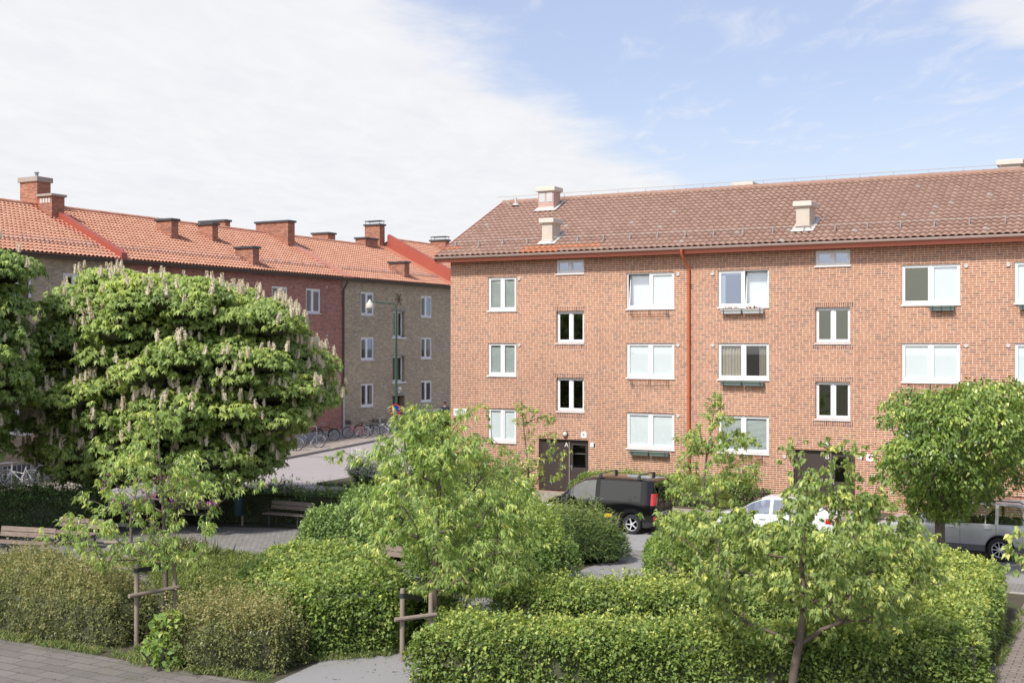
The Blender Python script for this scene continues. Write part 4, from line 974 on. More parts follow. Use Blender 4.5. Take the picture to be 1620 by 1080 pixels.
    for s in (1, -1):
        h = LMB(); y = s * (hw(mx) + .10); h.bbox(mx - .06, mx + .09, min(y - .09, y + .09), max(y - .09, y + .09), zb(mx) + .02, zb(mx) + .2, .035); h.bbox(mx - .02, mx + .04, min(s * hw(mx) * .94, y), max(s * hw(mx) * .94, y), zb(mx) + .03, zb(mx) + .07, .01); h.build('wing_mirror', P.get('mirror_mat', P['paint']), e, 50)
    for (nm, mt, xa, xb, za, zb_, out) in P.get('corner_lamps', []):
        for s in (1, -1):
            h = LMB(); xs_ = np.linspace(xa, xb, 6); pr = []
            for x in xs_:
                for z in (za, zb_):
                    S_ = section(x); zz = [p[1] for p in S_]; yy = [p[0] for p in S_]; pr.append((x, s * (float(np.interp(z, zz[:8], yy[:8])) + out), z))
            h.add(pr, [(2 * i, 2 * i + 2, 2 * i + 3, 2 * i + 1) for i in range(5)])
            if P.get('rear_face'):
                k = 0 if xa <= x0 + .06 else 10
                a, b = pr[k], pr[k + 1]; wid = .14
                xx = x0 - .006 if k == 0 else x1 + .006
                h.quad((xx, a[1], a[2]), (xx, a[1] - s * wid, a[2]), (xx, b[1] - s * wid, b[2]), (xx, b[1], b[2]))
            h.build(nm, mt, e)
    h = LMB(); h.bbox(x0 - .02, x0 - .004, -.26, .26, P['plate'], P['plate'] + .115, .004, 0)
    for k in range(6): a = -.2 + k * .068; h.box(x0 - .0225, x0 - .0205, a, a + .042, P['plate'] + .03, P['plate'] + .088, 1)
    h.build('number_plate', [WHITE, PLAST], e)
    return e
BLACKP = paint('black_paint', (.005, .005, .006), .10, 0.0, .18); WHITEP = paint('white_car_paint', (.72, .73, .74), .25); SILVERP = paint('silver_paint', (.54, .555, .575), .32, .55, .6)
van = car('parked_van', 'black panel van with roof bars parked below the brick wall', 'van', (12.72 - .0, -7.3, .004), math.pi, dict(
    roof=[(0, .98), (.03, 1.55), (.10, 1.74), (.3, 1.79), (1.2, 1.815), (2.1, 1.80), (2.55, 1.74), (3.0, 1.50), (3.42, 1.18), (3.6, 1.09), (3.95, .96), (4.15, .80), (4.21, .62)],
    belt=[(0, 1.02), (.4, 1.05), (2.6, 1.03), (3.3, 1.00), (3.6, .99), (3.95, .88), (4.15, .72), (4.21, .56)],
    half=[(0, .80), (.06, .86), (.3, .905), (1.5, .915), (3.2, .905), (3.8, .85), (4.1, .72), (4.21, .60)],
    roofhalf=[(0, .66), (.1, .72), (.4, .755), (2.2, .745), (3.0, .71), (3.5, .76), (4.21, .55)],
    wheel=.325, axles=(.80, 3.50), sill=.24, clad=.42, cladding=PLAST, side_glass=[(.52, 1.95), (2.12, 3.15)], tinted=(0,), glass=CARGLASS, wind=(2.60, 3.42), rear=(.02, .09), seats=(2.25,),
    paint=BLACKP, seams=[2.03, 3.2], handles=[2.2], handle_mat=PLAST, mirror=3.05, mirror_mat=PLAST, plate=.60, rear_face=True, spokes=5,
    corner_lamps=[('tail_light', REDLAMP, 0.0, .14, .98, 1.36, .006), ('rear_reflector', REDLAMP, 0.0, .05, .50, .62, .006), ('headlight', CLEARLAMP, 3.75, 4.12, .66, .80, .006)], extra=[.5, 1.97, 2.1, 3.17]))
for x in (.62, 2.0):                                              # roof bars
    b = LMB(); b.bbox(x - .03, x + .03, -.66, .66, 1.90, 1.93, .01)
    for s in (-1, 1): b.bbox(x - .05, x + .05, s * .66 - .04, s * .66 + .04, 1.77, 1.91, .012)
    b.build('roof_bar', DARKM, van)
b = LMB(); b.box(-.012, -.004, -.006, .006, .5, 1.68); b.build('rear_door_seam', PLAST, van)
for s in (1, -1): b = LMB(); b.bbox(-.015, -.004, min(s * .1, s * .55), max(s * .1, s * .55), 1.08, 1.55, .004); b.build('rear_door_window', TINTED, van)
b = LMB(); b.quad((1.5, .9185, .52), (1.78, .9185, .52), (1.78, .9185, .64), (1.5, .9185, .64)); b.build('yellow_sticker', mat_plain('yellow_sticker', (.70, .45, .03), .5, .05), van)
hatch = car('parked_hatchback', 'white hatchback half hidden behind the cherry tree and hedge', 'car', (18.55, -7.25, .004), math.pi, dict(
    roof=[(0, .80), (.06, .98), (.22, 1.12), (.6, 1.37), (.95, 1.455), (1.6, 1.485), (2.2, 1.46), (2.6, 1.34), (3.15, 1.02), (3.35, .965), (3.8, .86), (4.1, .72), (4.2, .55)],
    belt=[(0, .78), (.2, .96), (.8, .98), (2.2, .94), (3.1, .92), (3.4, .90), (3.8, .80), (4.1, .64), (4.2, .5)],
    half=[(0, .72), (.1, .80), (.5, .875), (1.6, .885), (3.0, .875), (3.7, .83), (4.05, .70), (4.2, .56)],
    roofhalf=[(0, .55), (.3, .60), (.9, .62), (2.0, .64), (2.6, .64), (3.2, .70), (4.2, .5)],
    wheel=.315, axles=(.78, 3.36), sill=.2, clad=.34, side_glass=[(.75, 1.05), (1.12, 1.95), (2.05, 2.85)], wind=(2.35, 3.15), rear=(.24, .85), seats=(1.1, 2.15), paint=WHITEP,
    seams=[1.1, 2.0, 3.0], handles=[1.3, 2.25], mirror=2.75, plate=.62, rear_face=True, spokes=9,
    corner_lamps=[('tail_light', REDLAMP, .02, .30, .78, .94, .007), ('headlight', CLEARLAMP, 3.7, 4.1, .60, .72, .006)]))
b = LMB(); b.tube([(3.18, .45, 1.04), (3.12, .1, 1.06), (3.10, -.3, 1.05)], .012, 5); b.tube([(3.22, -.1, 1.02), (3.2, -.3, 1.03), (3.1, -.62, 1.02)], .012, 5); b.build('wiper', PLAST, hatch)
suv = car('parked_suv', 'silver estate car with roof rails parked behind the round tree', 'car', (24.12, -6.92, .004), math.pi, dict(
    roof=[(0, .95), (.04, 1.25), (.16, 1.52), (.35, 1.64), (.8, 1.68), (1.6, 1.69), (2.3, 1.66), (2.7, 1.55), (3.3, 1.16), (3.45, 1.10), (4.0, 1.03), (4.35, .92), (4.52, .70)],
    belt=[(0, 1.0), (.5, 1.06), (1.6, 1.05), (2.6, 1.03), (3.2, 1.02), (3.5, 1.02), (4.0, .95), (4.35, .82), (4.52, .62)],
    half=[(0, .76), (.08, .83), (.4, .885), (1.6, .892), (3.2, .885), (4.0, .85), (4.35, .74), (4.52, .62)],
    roofhalf=[(0, .60), (.2, .64), (.7, .67), (2.0, .68), (2.7, .67), (3.3, .74), (4.52, .55)],
    wheel=.345, axles=(.96, 3.58), sill=.27, clad=.46, cladding=mat_plain('grey_cladding', (.12, .125, .13), .55, .1), side_glass=[(.28, 1.0), (1.09, 1.34), (1.37, 2.04), (2.11, 3.14)], wind=(2.45, 3.30), rear=(.05, .15), seats=(1.5, 2.4),
    paint=SILVERP, seams=[1.06, 2.04, 3.1], handles=[1.28, 2.25], mirror=2.95, plate=.75, rear_face=True, spokes=9,
    corner_lamps=[('tail_light', REDLAMP, 0.0, .12, 1.12, 1.5, .007), ('headlight', CLEARLAMP, 4.0, 4.42, .74, .88, .006)]))
for s in (1, -1):
    b = LMB(); b.tube([(.35, s * .60, 1.66), (.45, s * .60, 1.715), (2.2, s * .61, 1.725), (2.35, s * .61, 1.67)], .018, 6); b.build('roof_rail', PLAST, suv, 40)
    b = LMB(); b.bbox(1.45, 3.05, min(s * .89, s * .906), max(s * .89, s * .906), .60, .66, .006); b.build('side_moulding', WHITEP if False else SILVERP, suv)

# ---------------------------------------------------------------- street furniture
STREETG = mat_plain('dark_green_paint', (.028, .075, .045), .45, .12, 3)
zl = lambda y: float(gz(y)) + .12
pl = D(627, 690, 75.5); LB = (pl[0], pl[1], zl(pl[1]))
lamp = empty('street_lamp', LB, 0, 'tall dark green street lamp with bent arm and white bell shade', 'street lamp')
m = LMB(); ht = 8.75 - LB[2]; dl = np.array([-.88, -.47]) * 1.62
m.tube([(0, 0, 0), (0, 0, 1.0)], .11, 10); m.tube([(0, 0, 1.0), (0, 0, 1.08), (0, 0, ht * .6), (0, 0, ht - .45)], [.11, .085, .075, .055], 10)
m.tube([(0, 0, ht - .45), (0, 0, ht - .2), (dl[0] * .03, dl[1] * .03, ht - .06), (dl[0] * .1, dl[1] * .1, ht), (dl[0] * .9, dl[1] * .9, ht + .12), (dl[0], dl[1], ht + .08)], [.05, .045, .042, .04, .035, .035], 8); m.build('post', STREETG, lamp, 40)
m = LMB(); m.lathe([(.03, .30), (.07, .26), (.10, .16), (.24, .02), (.28, -.22), (.26, -.26), (.0, -.24)], (dl[0] * 1.04, dl[1] * 1.04, ht - .02), 18); m.build('lamp_shade', CREAM, lamp, 40)
m = LMB(); m.lathe([(0, -.28), (.15, -.27), (.16, -.40), (.12, -.44), (0, -.45)], (dl[0] * 1.04, dl[1] * 1.04, ht - .02), 14); m.build('diffuser', mat_plain('lamp_diffuser', (.35, .33, .30), .3), lamp, 40)
sgn = empty('no_parking_sign', (LB[0] + .06, LB[1] - .12, 2.07), R(28 + 32), 'round blue and red no parking sign on the green lamp post', 'road sign')
m = LMB(); m.lathe([(0, -.012), (.39, -.012), (.39, .0), (0, 0)], (-.05, 0, 0), 36, 'y'); m.build('plate', mat_plain('sign_red_film', (.55, .03, .03), .35, .04), sgn)
m = LMB(); m.lathe([(0, -.0165), (.295, -.0165)], (-.05, 0, 0), 36, 'y'); m.build('blue_field', mat_plain('sign_blue_film', (.02, .16, .60), .35, .04), sgn)
m = LMB(); c_, s_ = math.cos(R(-45)), math.sin(R(-45)); P = [(-.31, -.036), (.31, -.036), (.31, .036), (-.31, .036)]; m.add([(-.05 + x * c_ - z * s_, -.021, x * s_ + z * c_) for x, z in P], [(0, 1, 2, 3)]); m.build('red_bar', bpy.data.materials['sign_red_film'], sgn)
m = LMB(); m.box(-.1, -.0, .0, .08, -.03, .03); m.box(-.09, -.01, .0, .08, -.25, -.2); m.build('clamp', GREYM, sgn)
# bicycles
SPOKE = mat_plain('bright_rim', (.55, .56, .57), .35, .1, Metallic=.5); LEATHER = mat_plain('tan_saddle', (.38, .16, .04), .6, .1); BLACKS = mat_plain('black_saddle', (.02, .02, .02), .6)
FR = {'black': mat_plain('black_frame', (.02, .02, .022), .4), 'red': mat_plain('red_frame', (.45, .03, .04), .35), 'white': mat_plain('white_frame', (.62, .62, .64), .4), 'blue': mat_plain('dark_blue_frame', (.03, .05, .11), .4), 'grey': mat_plain('grey_frame', (.30, .31, .33), .4, Metallic=.4)}
def bicycle(px, py, ang, frame, label, saddle=BLACKS, basket=0, seat=False, lean=8, zx=None):
    p = G(px, py, .4)
    for _ in range(5): p = G(px, py, zl(p[1]))
    e = empty('bicycle', (max(p[0], -17.35), p[1] if p[0] > -17.35 else FX(px, py, -17.35)[1], zl(p[1])), R(ang), label, 'bicycle', 'bicycles parked by the brick terrace')
    e.rotation_euler = (R(lean), 0, R(ang)); r = .345
    for x in (-.53, .53):
        m = LMB(); k = 22; m.tube([(x + r * math.cos(2 * math.pi * i / k), 0, r + .005 + r * math.sin(2 * math.pi * i / k)) for i in range(k + 1)], .021, 5, cap=False); w = m.build('wheel', TYRE, e, 50)
        m = LMB(); rr = r - .03; m.tube([(x + rr * math.cos(2 * math.pi * i / k), 0, r + .005 + rr * math.sin(2 * math.pi * i / k)) for i in range(k + 1)], .014, 4, cap=False)
        for i in range(14): a = 2 * math.pi * i / 14; m.tube([(x, .03 * (-1) ** i, r), (x + rr * math.cos(a), 0, r + rr * math.sin(a))], .003, 3, cap=False)
        m.tube([(x, -.05, r), (x, .05, r)], .02, 6); o = m.build('rim', SPOKE, w)
        m = LMB(); rf = r + .045; a0, a1 = (20, 150) if x > 0 else (30, 200)
        if x < 0: a0, a1 = 0, 165
        m.tube([(x + rf * math.cos(R(a)), 0, r + rf * math.sin(R(a))) for a in np.linspace(a0, a1, 9)], .022, 4); m.build('mudguard', SPOKE if frame != 'black' else BLACKS, e)
    m = LMB(); f = FR[frame]; bb = (-.08, 0, .30); st_ = (-.26, 0, .86); hd = (.36, 0, .84); hb = (.39, 0, .68)
    for a, b, q in ((bb, st_, .017), (bb, hb, .02), (st_, (hd[0], 0, hd[2] - .04), .016) if frame in ('black', 'blue', 'grey') else ((-.17, 0, .58), hb, .017), ((hd[0] - .01, 0, hd[2] + .06), hb, .02)): m.tube([a, b], q, 6)
    for s in (-.05, .05): m.tube([bb, (-.53, s, .345)], .011, 5); m.tube([(-.24, 0, .8), (-.53, s, .345)], .009, 5); m.tube([hb, (.43, s, .60), (.53, s, .345)], .012, 5)
    m.build('frame', f, e, 40)
    m = LMB(); m.tube([hd, (.33, 0, 1.02)], .013, 5); m.tube([(.18, -.3, 1.04), (.32, -.22, 1.08), (.36, 0, 1.03), (.32, .22, 1.08), (.18, .3, 1.04)], .012, 5); m.build('handlebar', SPOKE, e, 40)
    m = LMB(); m.bbox(-.42, -.16, -.07, .07, .93, .99, .03); m.bbox(-.2, -.05, -.03, .03, .945, .985, .015); m.build('saddle', saddle, e, 50); m = LMB(); m.tube([st_, (-.28, 0, .94)], .013, 5); m.build('seat_post', SPOKE, e)
    m = LMB(); m.tube([(-.08, -.09, .30), (-.08, .09, .30)], .03, 8); m.lathe([(.09, -.002), (.09, .002)], (-.08, -.06, .30), 14, 'y'); m.tube([(-.08, -.08, .30), (.02, -.08, .17)], .01, 4); m.tube([(-.08, .08, .30), (-.18, .08, .43)], .01, 4); m.box(-.03, .07, -.16, -.08, .155, .175); m.box(-.23, -.13, .08, .16, .42, .44); m.build('crank', SPOKE, e)
    m = LMB()
    for s in (-.06, .06): m.tube([(-.28, s, .74), (-.75, s, .74), (-.55, s, .36)], .007, 4)
    for x in (-.4, -.55, -.7): m.tube([(x, -.06, .74), (x, .06, .74)], .006, 4)
    m.build('carrier', BLACKS, e)
    if basket:
        m = LMB(); x = .52 if basket > 0 else -.55; z = .86
        for k in range(6):
            h = z + k * .045; q = .13 + k * .012; m.tube([(x - q, -q, h), (x + q, -q, h), (x + q, q, h), (x - q, q, h), (x - q, -q, h)], .008, 4)
        for a in np.linspace(-.9, .9, 6):
            for s in (-1, 1): m.tube([(x + a * .13, s * .13, z), (x + a * .19, s * .19, z + .23)], .006, 3); m.tube([(x + s * .13, a * .13, z), (x + s * .19, a * .19, z + .23)], .006, 3)
        m.box(x - .13, x + .13, -.13, .13, z - .005, z + .004); m.build('basket', BLACKS, e)
    if seat:
        m = LMB(); m.bbox(-.72, -.40, -.15, .15, .80, .90, .04); m.bbox(-.78, -.68, -.15, .15, .88, 1.32, .04); m.bbox(-.62, -.5, -.19, -.14, .45, .88, .02); m.bbox(-.62, -.5, .14, .19, .45, .88, .02); m.build('child_seat', WHITE, e, 50)
    return e
bicycle(455, 713, 200, 'grey', 'grey bicycle nearest the camera at the white bike rack, tan saddle', LEATHER)
bicycle(490, 708, 205, 'blue', 'dark blue bicycle in the middle of the white bike rack')
bicycle(515, 697, 195, 'black', 'black bicycle with tan saddle at the far end of the white bike rack', LEATHER)
bicycle(563, 693, 197, 'red', 'red step-through bicycle with black front basket beside the downpipe', basket=1)
bicycle(580, 690, 190, 'black', 'black bicycle with rear basket standing behind the red one', basket=-1)
bicycle(595, 689, 30, 'blue', 'dark bicycle between the red one and the one with a child seat', basket=1)
bicycle(613, 687, 205, 'white', 'bicycle with white child seat just left of the lamp post', LEATHER, seat=True)
bicycle(30, 770, 205, 'white', 'pale bicycle leaning at the rail by the left picture edge')
def rail(x, y0, y1, h, label, n=3, mid=False):
    e = empty('bike_rack', (x, (y0 + y1) / 2, zl((y0 + y1) / 2)), 0, label, 'bike rack', 'white tube rails along the terrace'); b = e.location.z
    m = MB(); m.tube([(x, y0, b), (x, y0, b + h - .06), (x, y0 + .06, b + h), (x, y1 - .06, b + h), (x, y1, b + h - .06), (x, y1, b)], .026, 8); m.build('top_rail', WHITE, e, 40)
    for k in range(1, n): y = y0 + (y1 - y0) * k / n; m = MB(); m.tube([(x, y, b), (x, y, b + h - .028)], .022, 6); m.build('post', WHITE, e, 40)
    if mid: m = MB(); m.tube([(x, y0 + .02, b + h * .5), (x, y1 - .02, b + h * .5)], .018, 6); m.build('lower_rail', WHITE, e, 40)
rail(-17.3, 10.3, 13.0, .98, 'white bike rack with three bicycles at the dark red brick wall', 2)
rail(-17.45, 7.2, 9.4, .80, 'low white rail just left of the bike rack, half behind the chestnut', 2, True)
rail(-16.75, -12.5, -9.2, .98, 'white rail at the left picture edge behind the pale bicycle', 2, True)
rail(-17.0, 24.6, 27.6, .98, 'white rail right of the lamp post above the light green hedge', 2, True)
# benches
def bench(x, y, rz, label, w=1.75, kids=True):
    e = empty('park_bench', (x, y, .01), R(rz), label, 'bench', 'wooden benches in the park')
    for k in range(3): m = LMB(); m.bbox(-w / 2, w / 2, -.30 + k * .155, -.165 + k * .155, .43, .465, .008); m.build('seat_slat', WOOD, e)
    for k in range(2):
        m = LMB(); z0 = .56 + k * .15; y0_ = .20 + k * .035
        m.add([(sx * w / 2, y0_ + dy + (z - z0) * .24, z) for sx in (-1, 1) for (dy, z) in ((0, z0), (.035, z0), (.035, z0 + .13), (0, z0 + .13))], [(0, 1, 2, 3), (7, 6, 5, 4), (0, 4, 5, 1), (1, 5, 6, 2), (2, 6, 7, 3), (3, 7, 4, 0)]); m.build('back_slat', WOOD, e)
    for s in (-1, 1):
        m = LMB(); a = s * (w / 2 - .28); m.bbox(a - .025, a + .025, -.27, -.21, 0, .428, .006); m.bbox(a - .025, a + .025, .15, .21, 0, .428, .006); m.bbox(a - .02, a + .02, -.27, .2, .39, .427, .004)
        m.add([(a + t * .02, y_, z) for t in (-1, 1) for (y_, z) in ((.205, .43), (.25, .43), (.345, .84), (.305, .84))], [(0, 1, 2, 3), (7, 6, 5, 4), (0, 4, 5, 1), (1, 5, 6, 2), (2, 6, 7, 3), (3, 7, 4, 0)]); m.build('leg', DARKM, e)
    return e
bench(1.0, -12.35, 2, 'wooden park bench in front of the dark shrubs, right of the litter bin')
bench(-2.15, -13.9, 24, 'grey wooden bench left of the litter bin behind the young tree')
q = G(22, 884); bench(q[0], q[1] + .3, 12, 'wooden bench cut off by the left picture edge', 1.9)
q = G(103, 868); bench(q[0], q[1] + .4, 6, 'wooden bench beside the one at the left picture edge')
q = G(635, 922); bench(q[0] - .2, q[1] + .25, -4, 'wooden bench between the clipped left hedge and the staked tree in the middle')
q = G(1095, 952); bench(q[0], q[1] + .1, 8, 'bench almost hidden between the two long hedges, only its back showing')
q = G(377, 833); bn = empty('litter_bin', (q[0], q[1], .01), 0, 'dark teal litter bin on a wooden post beside the bench', 'litter bin')
TEAL = mat_plain('dark_teal_bin', (.018, .045, .055), .4, .1)
m = LMB(); m.lathe([(.0, .38), (.16, .38), (.17, .40), (.185, 1.0), (.19, 1.02), (.17, 1.02), (.165, .45)], (0, 0, 0), 20); m.build('bucket', TEAL, bn, 40)
m = LMB(); m.lathe([(.20, 1.07), (.20, 1.10), (.10, 1.15), (0, 1.16)], (0, 0, 0), 20); m.tube([(.15, 0, 1.0), (.15, 0, 1.09)], .01, 4); m.tube([(-.15, 0, 1.0), (-.15, 0, 1.09)], .01, 4); m.build('lid', TEAL, bn, 40)
m = LMB(); m.tube([(0, .21, 0), (0, .21, .95)], .035, 8); m.build('post', STAKE, bn, 40)
# tree stakes
def stakes(pa, pb, ht, label, strap_to, railz, tall2=None):
    e = empty('tree_stake', (pa[0], pa[1], 0), 0, label, 'tree stake', 'posts tied to the young trees'); pa = np.array(pa); pb = np.array(pb)
    for p, h in ((pa, ht), (pb, tall2 or ht)):
        m = MB(); m.tube([(*p, 0), (p[0] + .01, p[1], h - .05), (p[0] + .01, p[1], h)], [.05, .048, .042], 10); m.build('post', STAKE, e, 40)
    d = (pb - pa) / np.linalg.norm(pb - pa); fr = np.array([.42, -.91]) * .075
    a, b = pa - d * .14 + fr, pb + d * .14 + fr; m = MB(); m.tube([(*a, railz), (*b, railz + .01)], .045, 8); m.build('cross_rail', STAKE, e, 40)
    m = MB(); s0 = pa + fr * .7; s1 = np.array(strap_to[:2]); z0, z1 = ht - .14, strap_to[2]
    for dz in (0,): m.add([(*s0, z0 - .04), (*s1, z1 - .04), (*s1, z1 + .04), (*s0, z0 + .04)], [(0, 1, 2, 3)]); m.add([(*(s0 - fr * 1.6), z0 - .04), (*(s1 - fr * .8), z1 - .04), (*(s1 - fr * .8), z1 + .04), (*(s0 - fr * 1.6), z0 + .04)], [(0, 1, 2, 3)])
    for c, z in ((pa, z0), (s1 - fr * .4, z1)): m.lathe([(.062, -.045), (.062, .045)], (c[0], c[1], z), 10)
    m.build('strap', PLAST, e); return e
# a person standing across the street
pp = D(704, 650, 80.0); PZ = zl(pp[1])
def person():
    e = empty('person', (pp[0], pp[1], PZ), R(28), 'person in dark blue jacket and dark cap standing beyond the hedge', 'person')
    SKIN = mat_plain('skin', (.45, .27, .19), .55, .06); NAVY = mat_plain('navy_jacket', (.028, .032, .055), .85, .2, 8); DTRS = mat_plain('dark_trousers', (.03, .035, .05), .9, .2, 8); CAPM = mat_plain('dark_red_cap', (.07, .025, .03), .8)
    def skin(name, verts, edges, rad, mat, parent, sub=2):
        me = bpy.data.meshes.new(name); me.from_pydata(verts, edges, []); o = bpy.data.objects.new(name, me); COL.objects.link(o); o.parent = parent
        me.materials.append(mat); md = o.modifiers.new('skin', 'SKIN'); o.modifiers.new('sub', 'SUBSURF').levels = sub; o.modifiers['sub'].render_levels = sub
        for i, r in enumerate(rad): me.skin_vertices[0].data[i].radius = (r, r) if isinstance(r, (int, float)) else r
        me.skin_vertices[0].data[0].use_root = True; md.use_smooth_shade = True; return o
    V = [(0, 0, .95), (0, .01, 1.15), (0, 0, 1.35), (0, 0, 1.43), (0, -.02, 1.50), (0, -.03, 1.58), (0, -.02, 1.66)]; E = [(i, i + 1) for i in range(6)]; Rd = [.13, (.14, .11), (.16, .11), (.07, .065), .055, (.075, .095), (.07, .09)]
    def limb(root, pts, rs):
        last = root
        for p, r in zip(pts, rs): V.append(p); Rd.append(r); E.append((last, len(V) - 1)); last = len(V) - 1
        return last
    for s in (1, -1):
        limb(0, [(s * .10, 0, .88), (s * .11, -.02, .50), (s * .11, .02, .09), (s * .12, -.12, .04)], [.085, .06, .04, (.04, .03)])
        hand = limb(2, [(s * .20, 0, 1.36), (s * .25, .02, 1.10), (s * .24, -.17, .95), (s * .22, -.24, .92)], [.055, .042, .032, (.04, .018)])
        for k in range(4): limb(hand, [(s * (.20 + .018 * k), -.30, .90 + .004 * k), (s * (.20 + .018 * k), -.33 - .006 * (k % 3), .865)], [.009, .008])
        limb(hand, [(s * .17, -.25, .90), (s * .165, -.28, .87)], [.010, .009])
    body = skin('body', V, E, Rd, SKIN, e)
    J = [(0, 0, 1.10), (0, 0, 1.36), (0, 0, 1.44), (0, 0, .90)]; JE = [(0, 1), (1, 2), (0, 3)]; JR = [(.17, .135), (.185, .135), (.085, .08), (.165, .135)]
    for s in (1, -1):
        b = len(J); J += [(s * .21, 0, 1.36), (s * .265, .02, 1.09), (s * .24, -.15, .965)]; JR += [.072, .06, .048]; JE += [(1, b), (b, b + 1), (b + 1, b + 2)]
    skin('jacket', J, JE, JR, NAVY, e)
    T = [(0, 0, .92)]; TE = []; TR_ = [(.15, .125)]
    for s in (1, -1): b = len(T); T += [(s * .105, 0, .84), (s * .11, -.02, .48), (s * .11, .02, .10)]; TR_ += [.098, .075, .058]; TE += [(0, b), (b, b + 1), (b + 1, b + 2)]
    skin('trousers', T, TE, TR_, DTRS, e)
    m = LMB(); m.lathe([(.103, 1.635), (.105, 1.68), (.08, 1.735), (.0, 1.755)], (0, -.02, 0), 16); m.bbox(-.075, .075, -.21, -.10, 1.638, 1.652, .006); m.build('cap', CAPM, e, 50)
    for s in (1, -1): m = LMB(); m.lathe([(0, -.012), (.012, -.006), (.012, .006), (0, .012)], (s * .03, -.118, 1.60), 8); m.build('eye', BLACKS, e)
    m = LMB(); m.add([(-.014, -.118, 1.555), (.014, -.118, 1.555), (0, -.142, 1.555), (0, -.118, 1.60)], [(0, 2, 1), (0, 3, 2), (1, 2, 3)]); m.build('nose', SKIN, e)
    m = LMB(); m.bbox(-.025, .025, -.121, -.113, 1.525, 1.533, .003); m.build('mouth', mat_plain('lips', (.32, .13, .11), .5), e)
    for s in (1, -1):
        for part_, z0, z1 in (('shoe', 0, .085),): m = LMB(); m.bbox(s * .115 - .048, s * .115 + .048, -.20, .09, z0, z1, .03); m.build(part_, BLACKS, e, 50)
        m = LMB(); m.lathe([(0, -.012), (.022, -.008), (.026, 0), (.022, .008), (0, .012)], (s * .082, -.015, 1.60), 10, 'x'); m.build('ear', SKIN, e, 50)
person()
# ---------------------------------------------------------------- plants
def LM(name, a, b, c, **k): return mat_leaf(name, [(0, a), (.55, b), (.93, c), (1, tuple(min(1, x * 1.15) for x in c))], **k)
LF_CHEST = LM('chestnut_leaf', (0.145, 0.215, 0.064), (0.31, 0.41, 0.11), (0.547, 0.608, 0.157), trans=0.33)
LF_LANCE = LM('lance_leaf', (0.200, 0.289, 0.094), (0.381, 0.507, 0.154), (0.750, 0.750, 0.264), trans=0.42, rough=.38, spec=.5)
LF_CHERRY = LM('cherry_leaf', (0.177, 0.252, 0.083), (0.330, 0.426, 0.132), (0.661, 0.672, 0.209), trans=0.40, rough=.4)
LF_ROUND = LM('glossy_dark_leaf', (0.106, 0.175, 0.042), (0.228, 0.333, 0.077), (0.538, 0.607, 0.158), trans=0.30, rough=.35, spec=.5)
LF_HEDGE = LM('hornbeam_leaf', (0.108, 0.178, 0.050), (0.268, 0.362, 0.092), (0.60, 0.62, 0.17), trans=0.30)
LF_BROWN = LM('bronze_green_leaf', (0.110, 0.136, 0.052), (0.256, 0.281, 0.101), (0.463, 0.382, 0.175), trans=0.30)
LF_DARK = LM('dark_shrub_leaf', (0.070, 0.125, 0.044), (0.157, 0.248, 0.084), (0.352, 0.467, 0.139), trans=0.26)
LF_YEW = LM('yew_needle', (0.054, 0.101, 0.037), (0.136, 0.212, 0.065), (0.326, 0.382, 0.101), trans=0.20)
LF_LIGHT = LM('light_shrub_leaf', (0.125, 0.205, 0.060), (0.265, 0.385, 0.105), (0.58, 0.64, 0.18), trans=0.40)
LF_LIME = LM('lime_needle', (.13, .175, .045), (.20, .25, .06), (.30, .33, .09), trans=.3)
LF_GRASS = LM('grass_blade', (0.105, 0.175, 0.050), (0.225, 0.315, 0.100), (0.48, 0.45, 0.20), trans=0.38)
PETAL_C = LM('cream_petal', (.70, .60, .44), (.78, .70, .54), (.84, .78, .62), trans=.3, ycol=(.8, .75, .7))
PETAL_W = LM('white_petal', (.68, .68, .60), (.80, .80, .72), (.84, .84, .8), trans=.25, ycol=(.8, .8, .75))
PETAL_P = LM('magenta_petal', (.30, .06, .20), (.42, .10, .30), (.55, .18, .42), trans=.2, ycol=(.8, .5, .7))
PETAL_L = LM('pale_pink_petal', (.50, .30, .36), (.62, .42, .48), (.72, .55, .6), trans=.2, ycol=(.8, .7, .75))

def rdir(n): return unit(rng.normal(size=(n, 3)))
def tree_root(name, base, label, cat='tree', group=None): return empty(name, tuple(base), 0, label, cat, group)

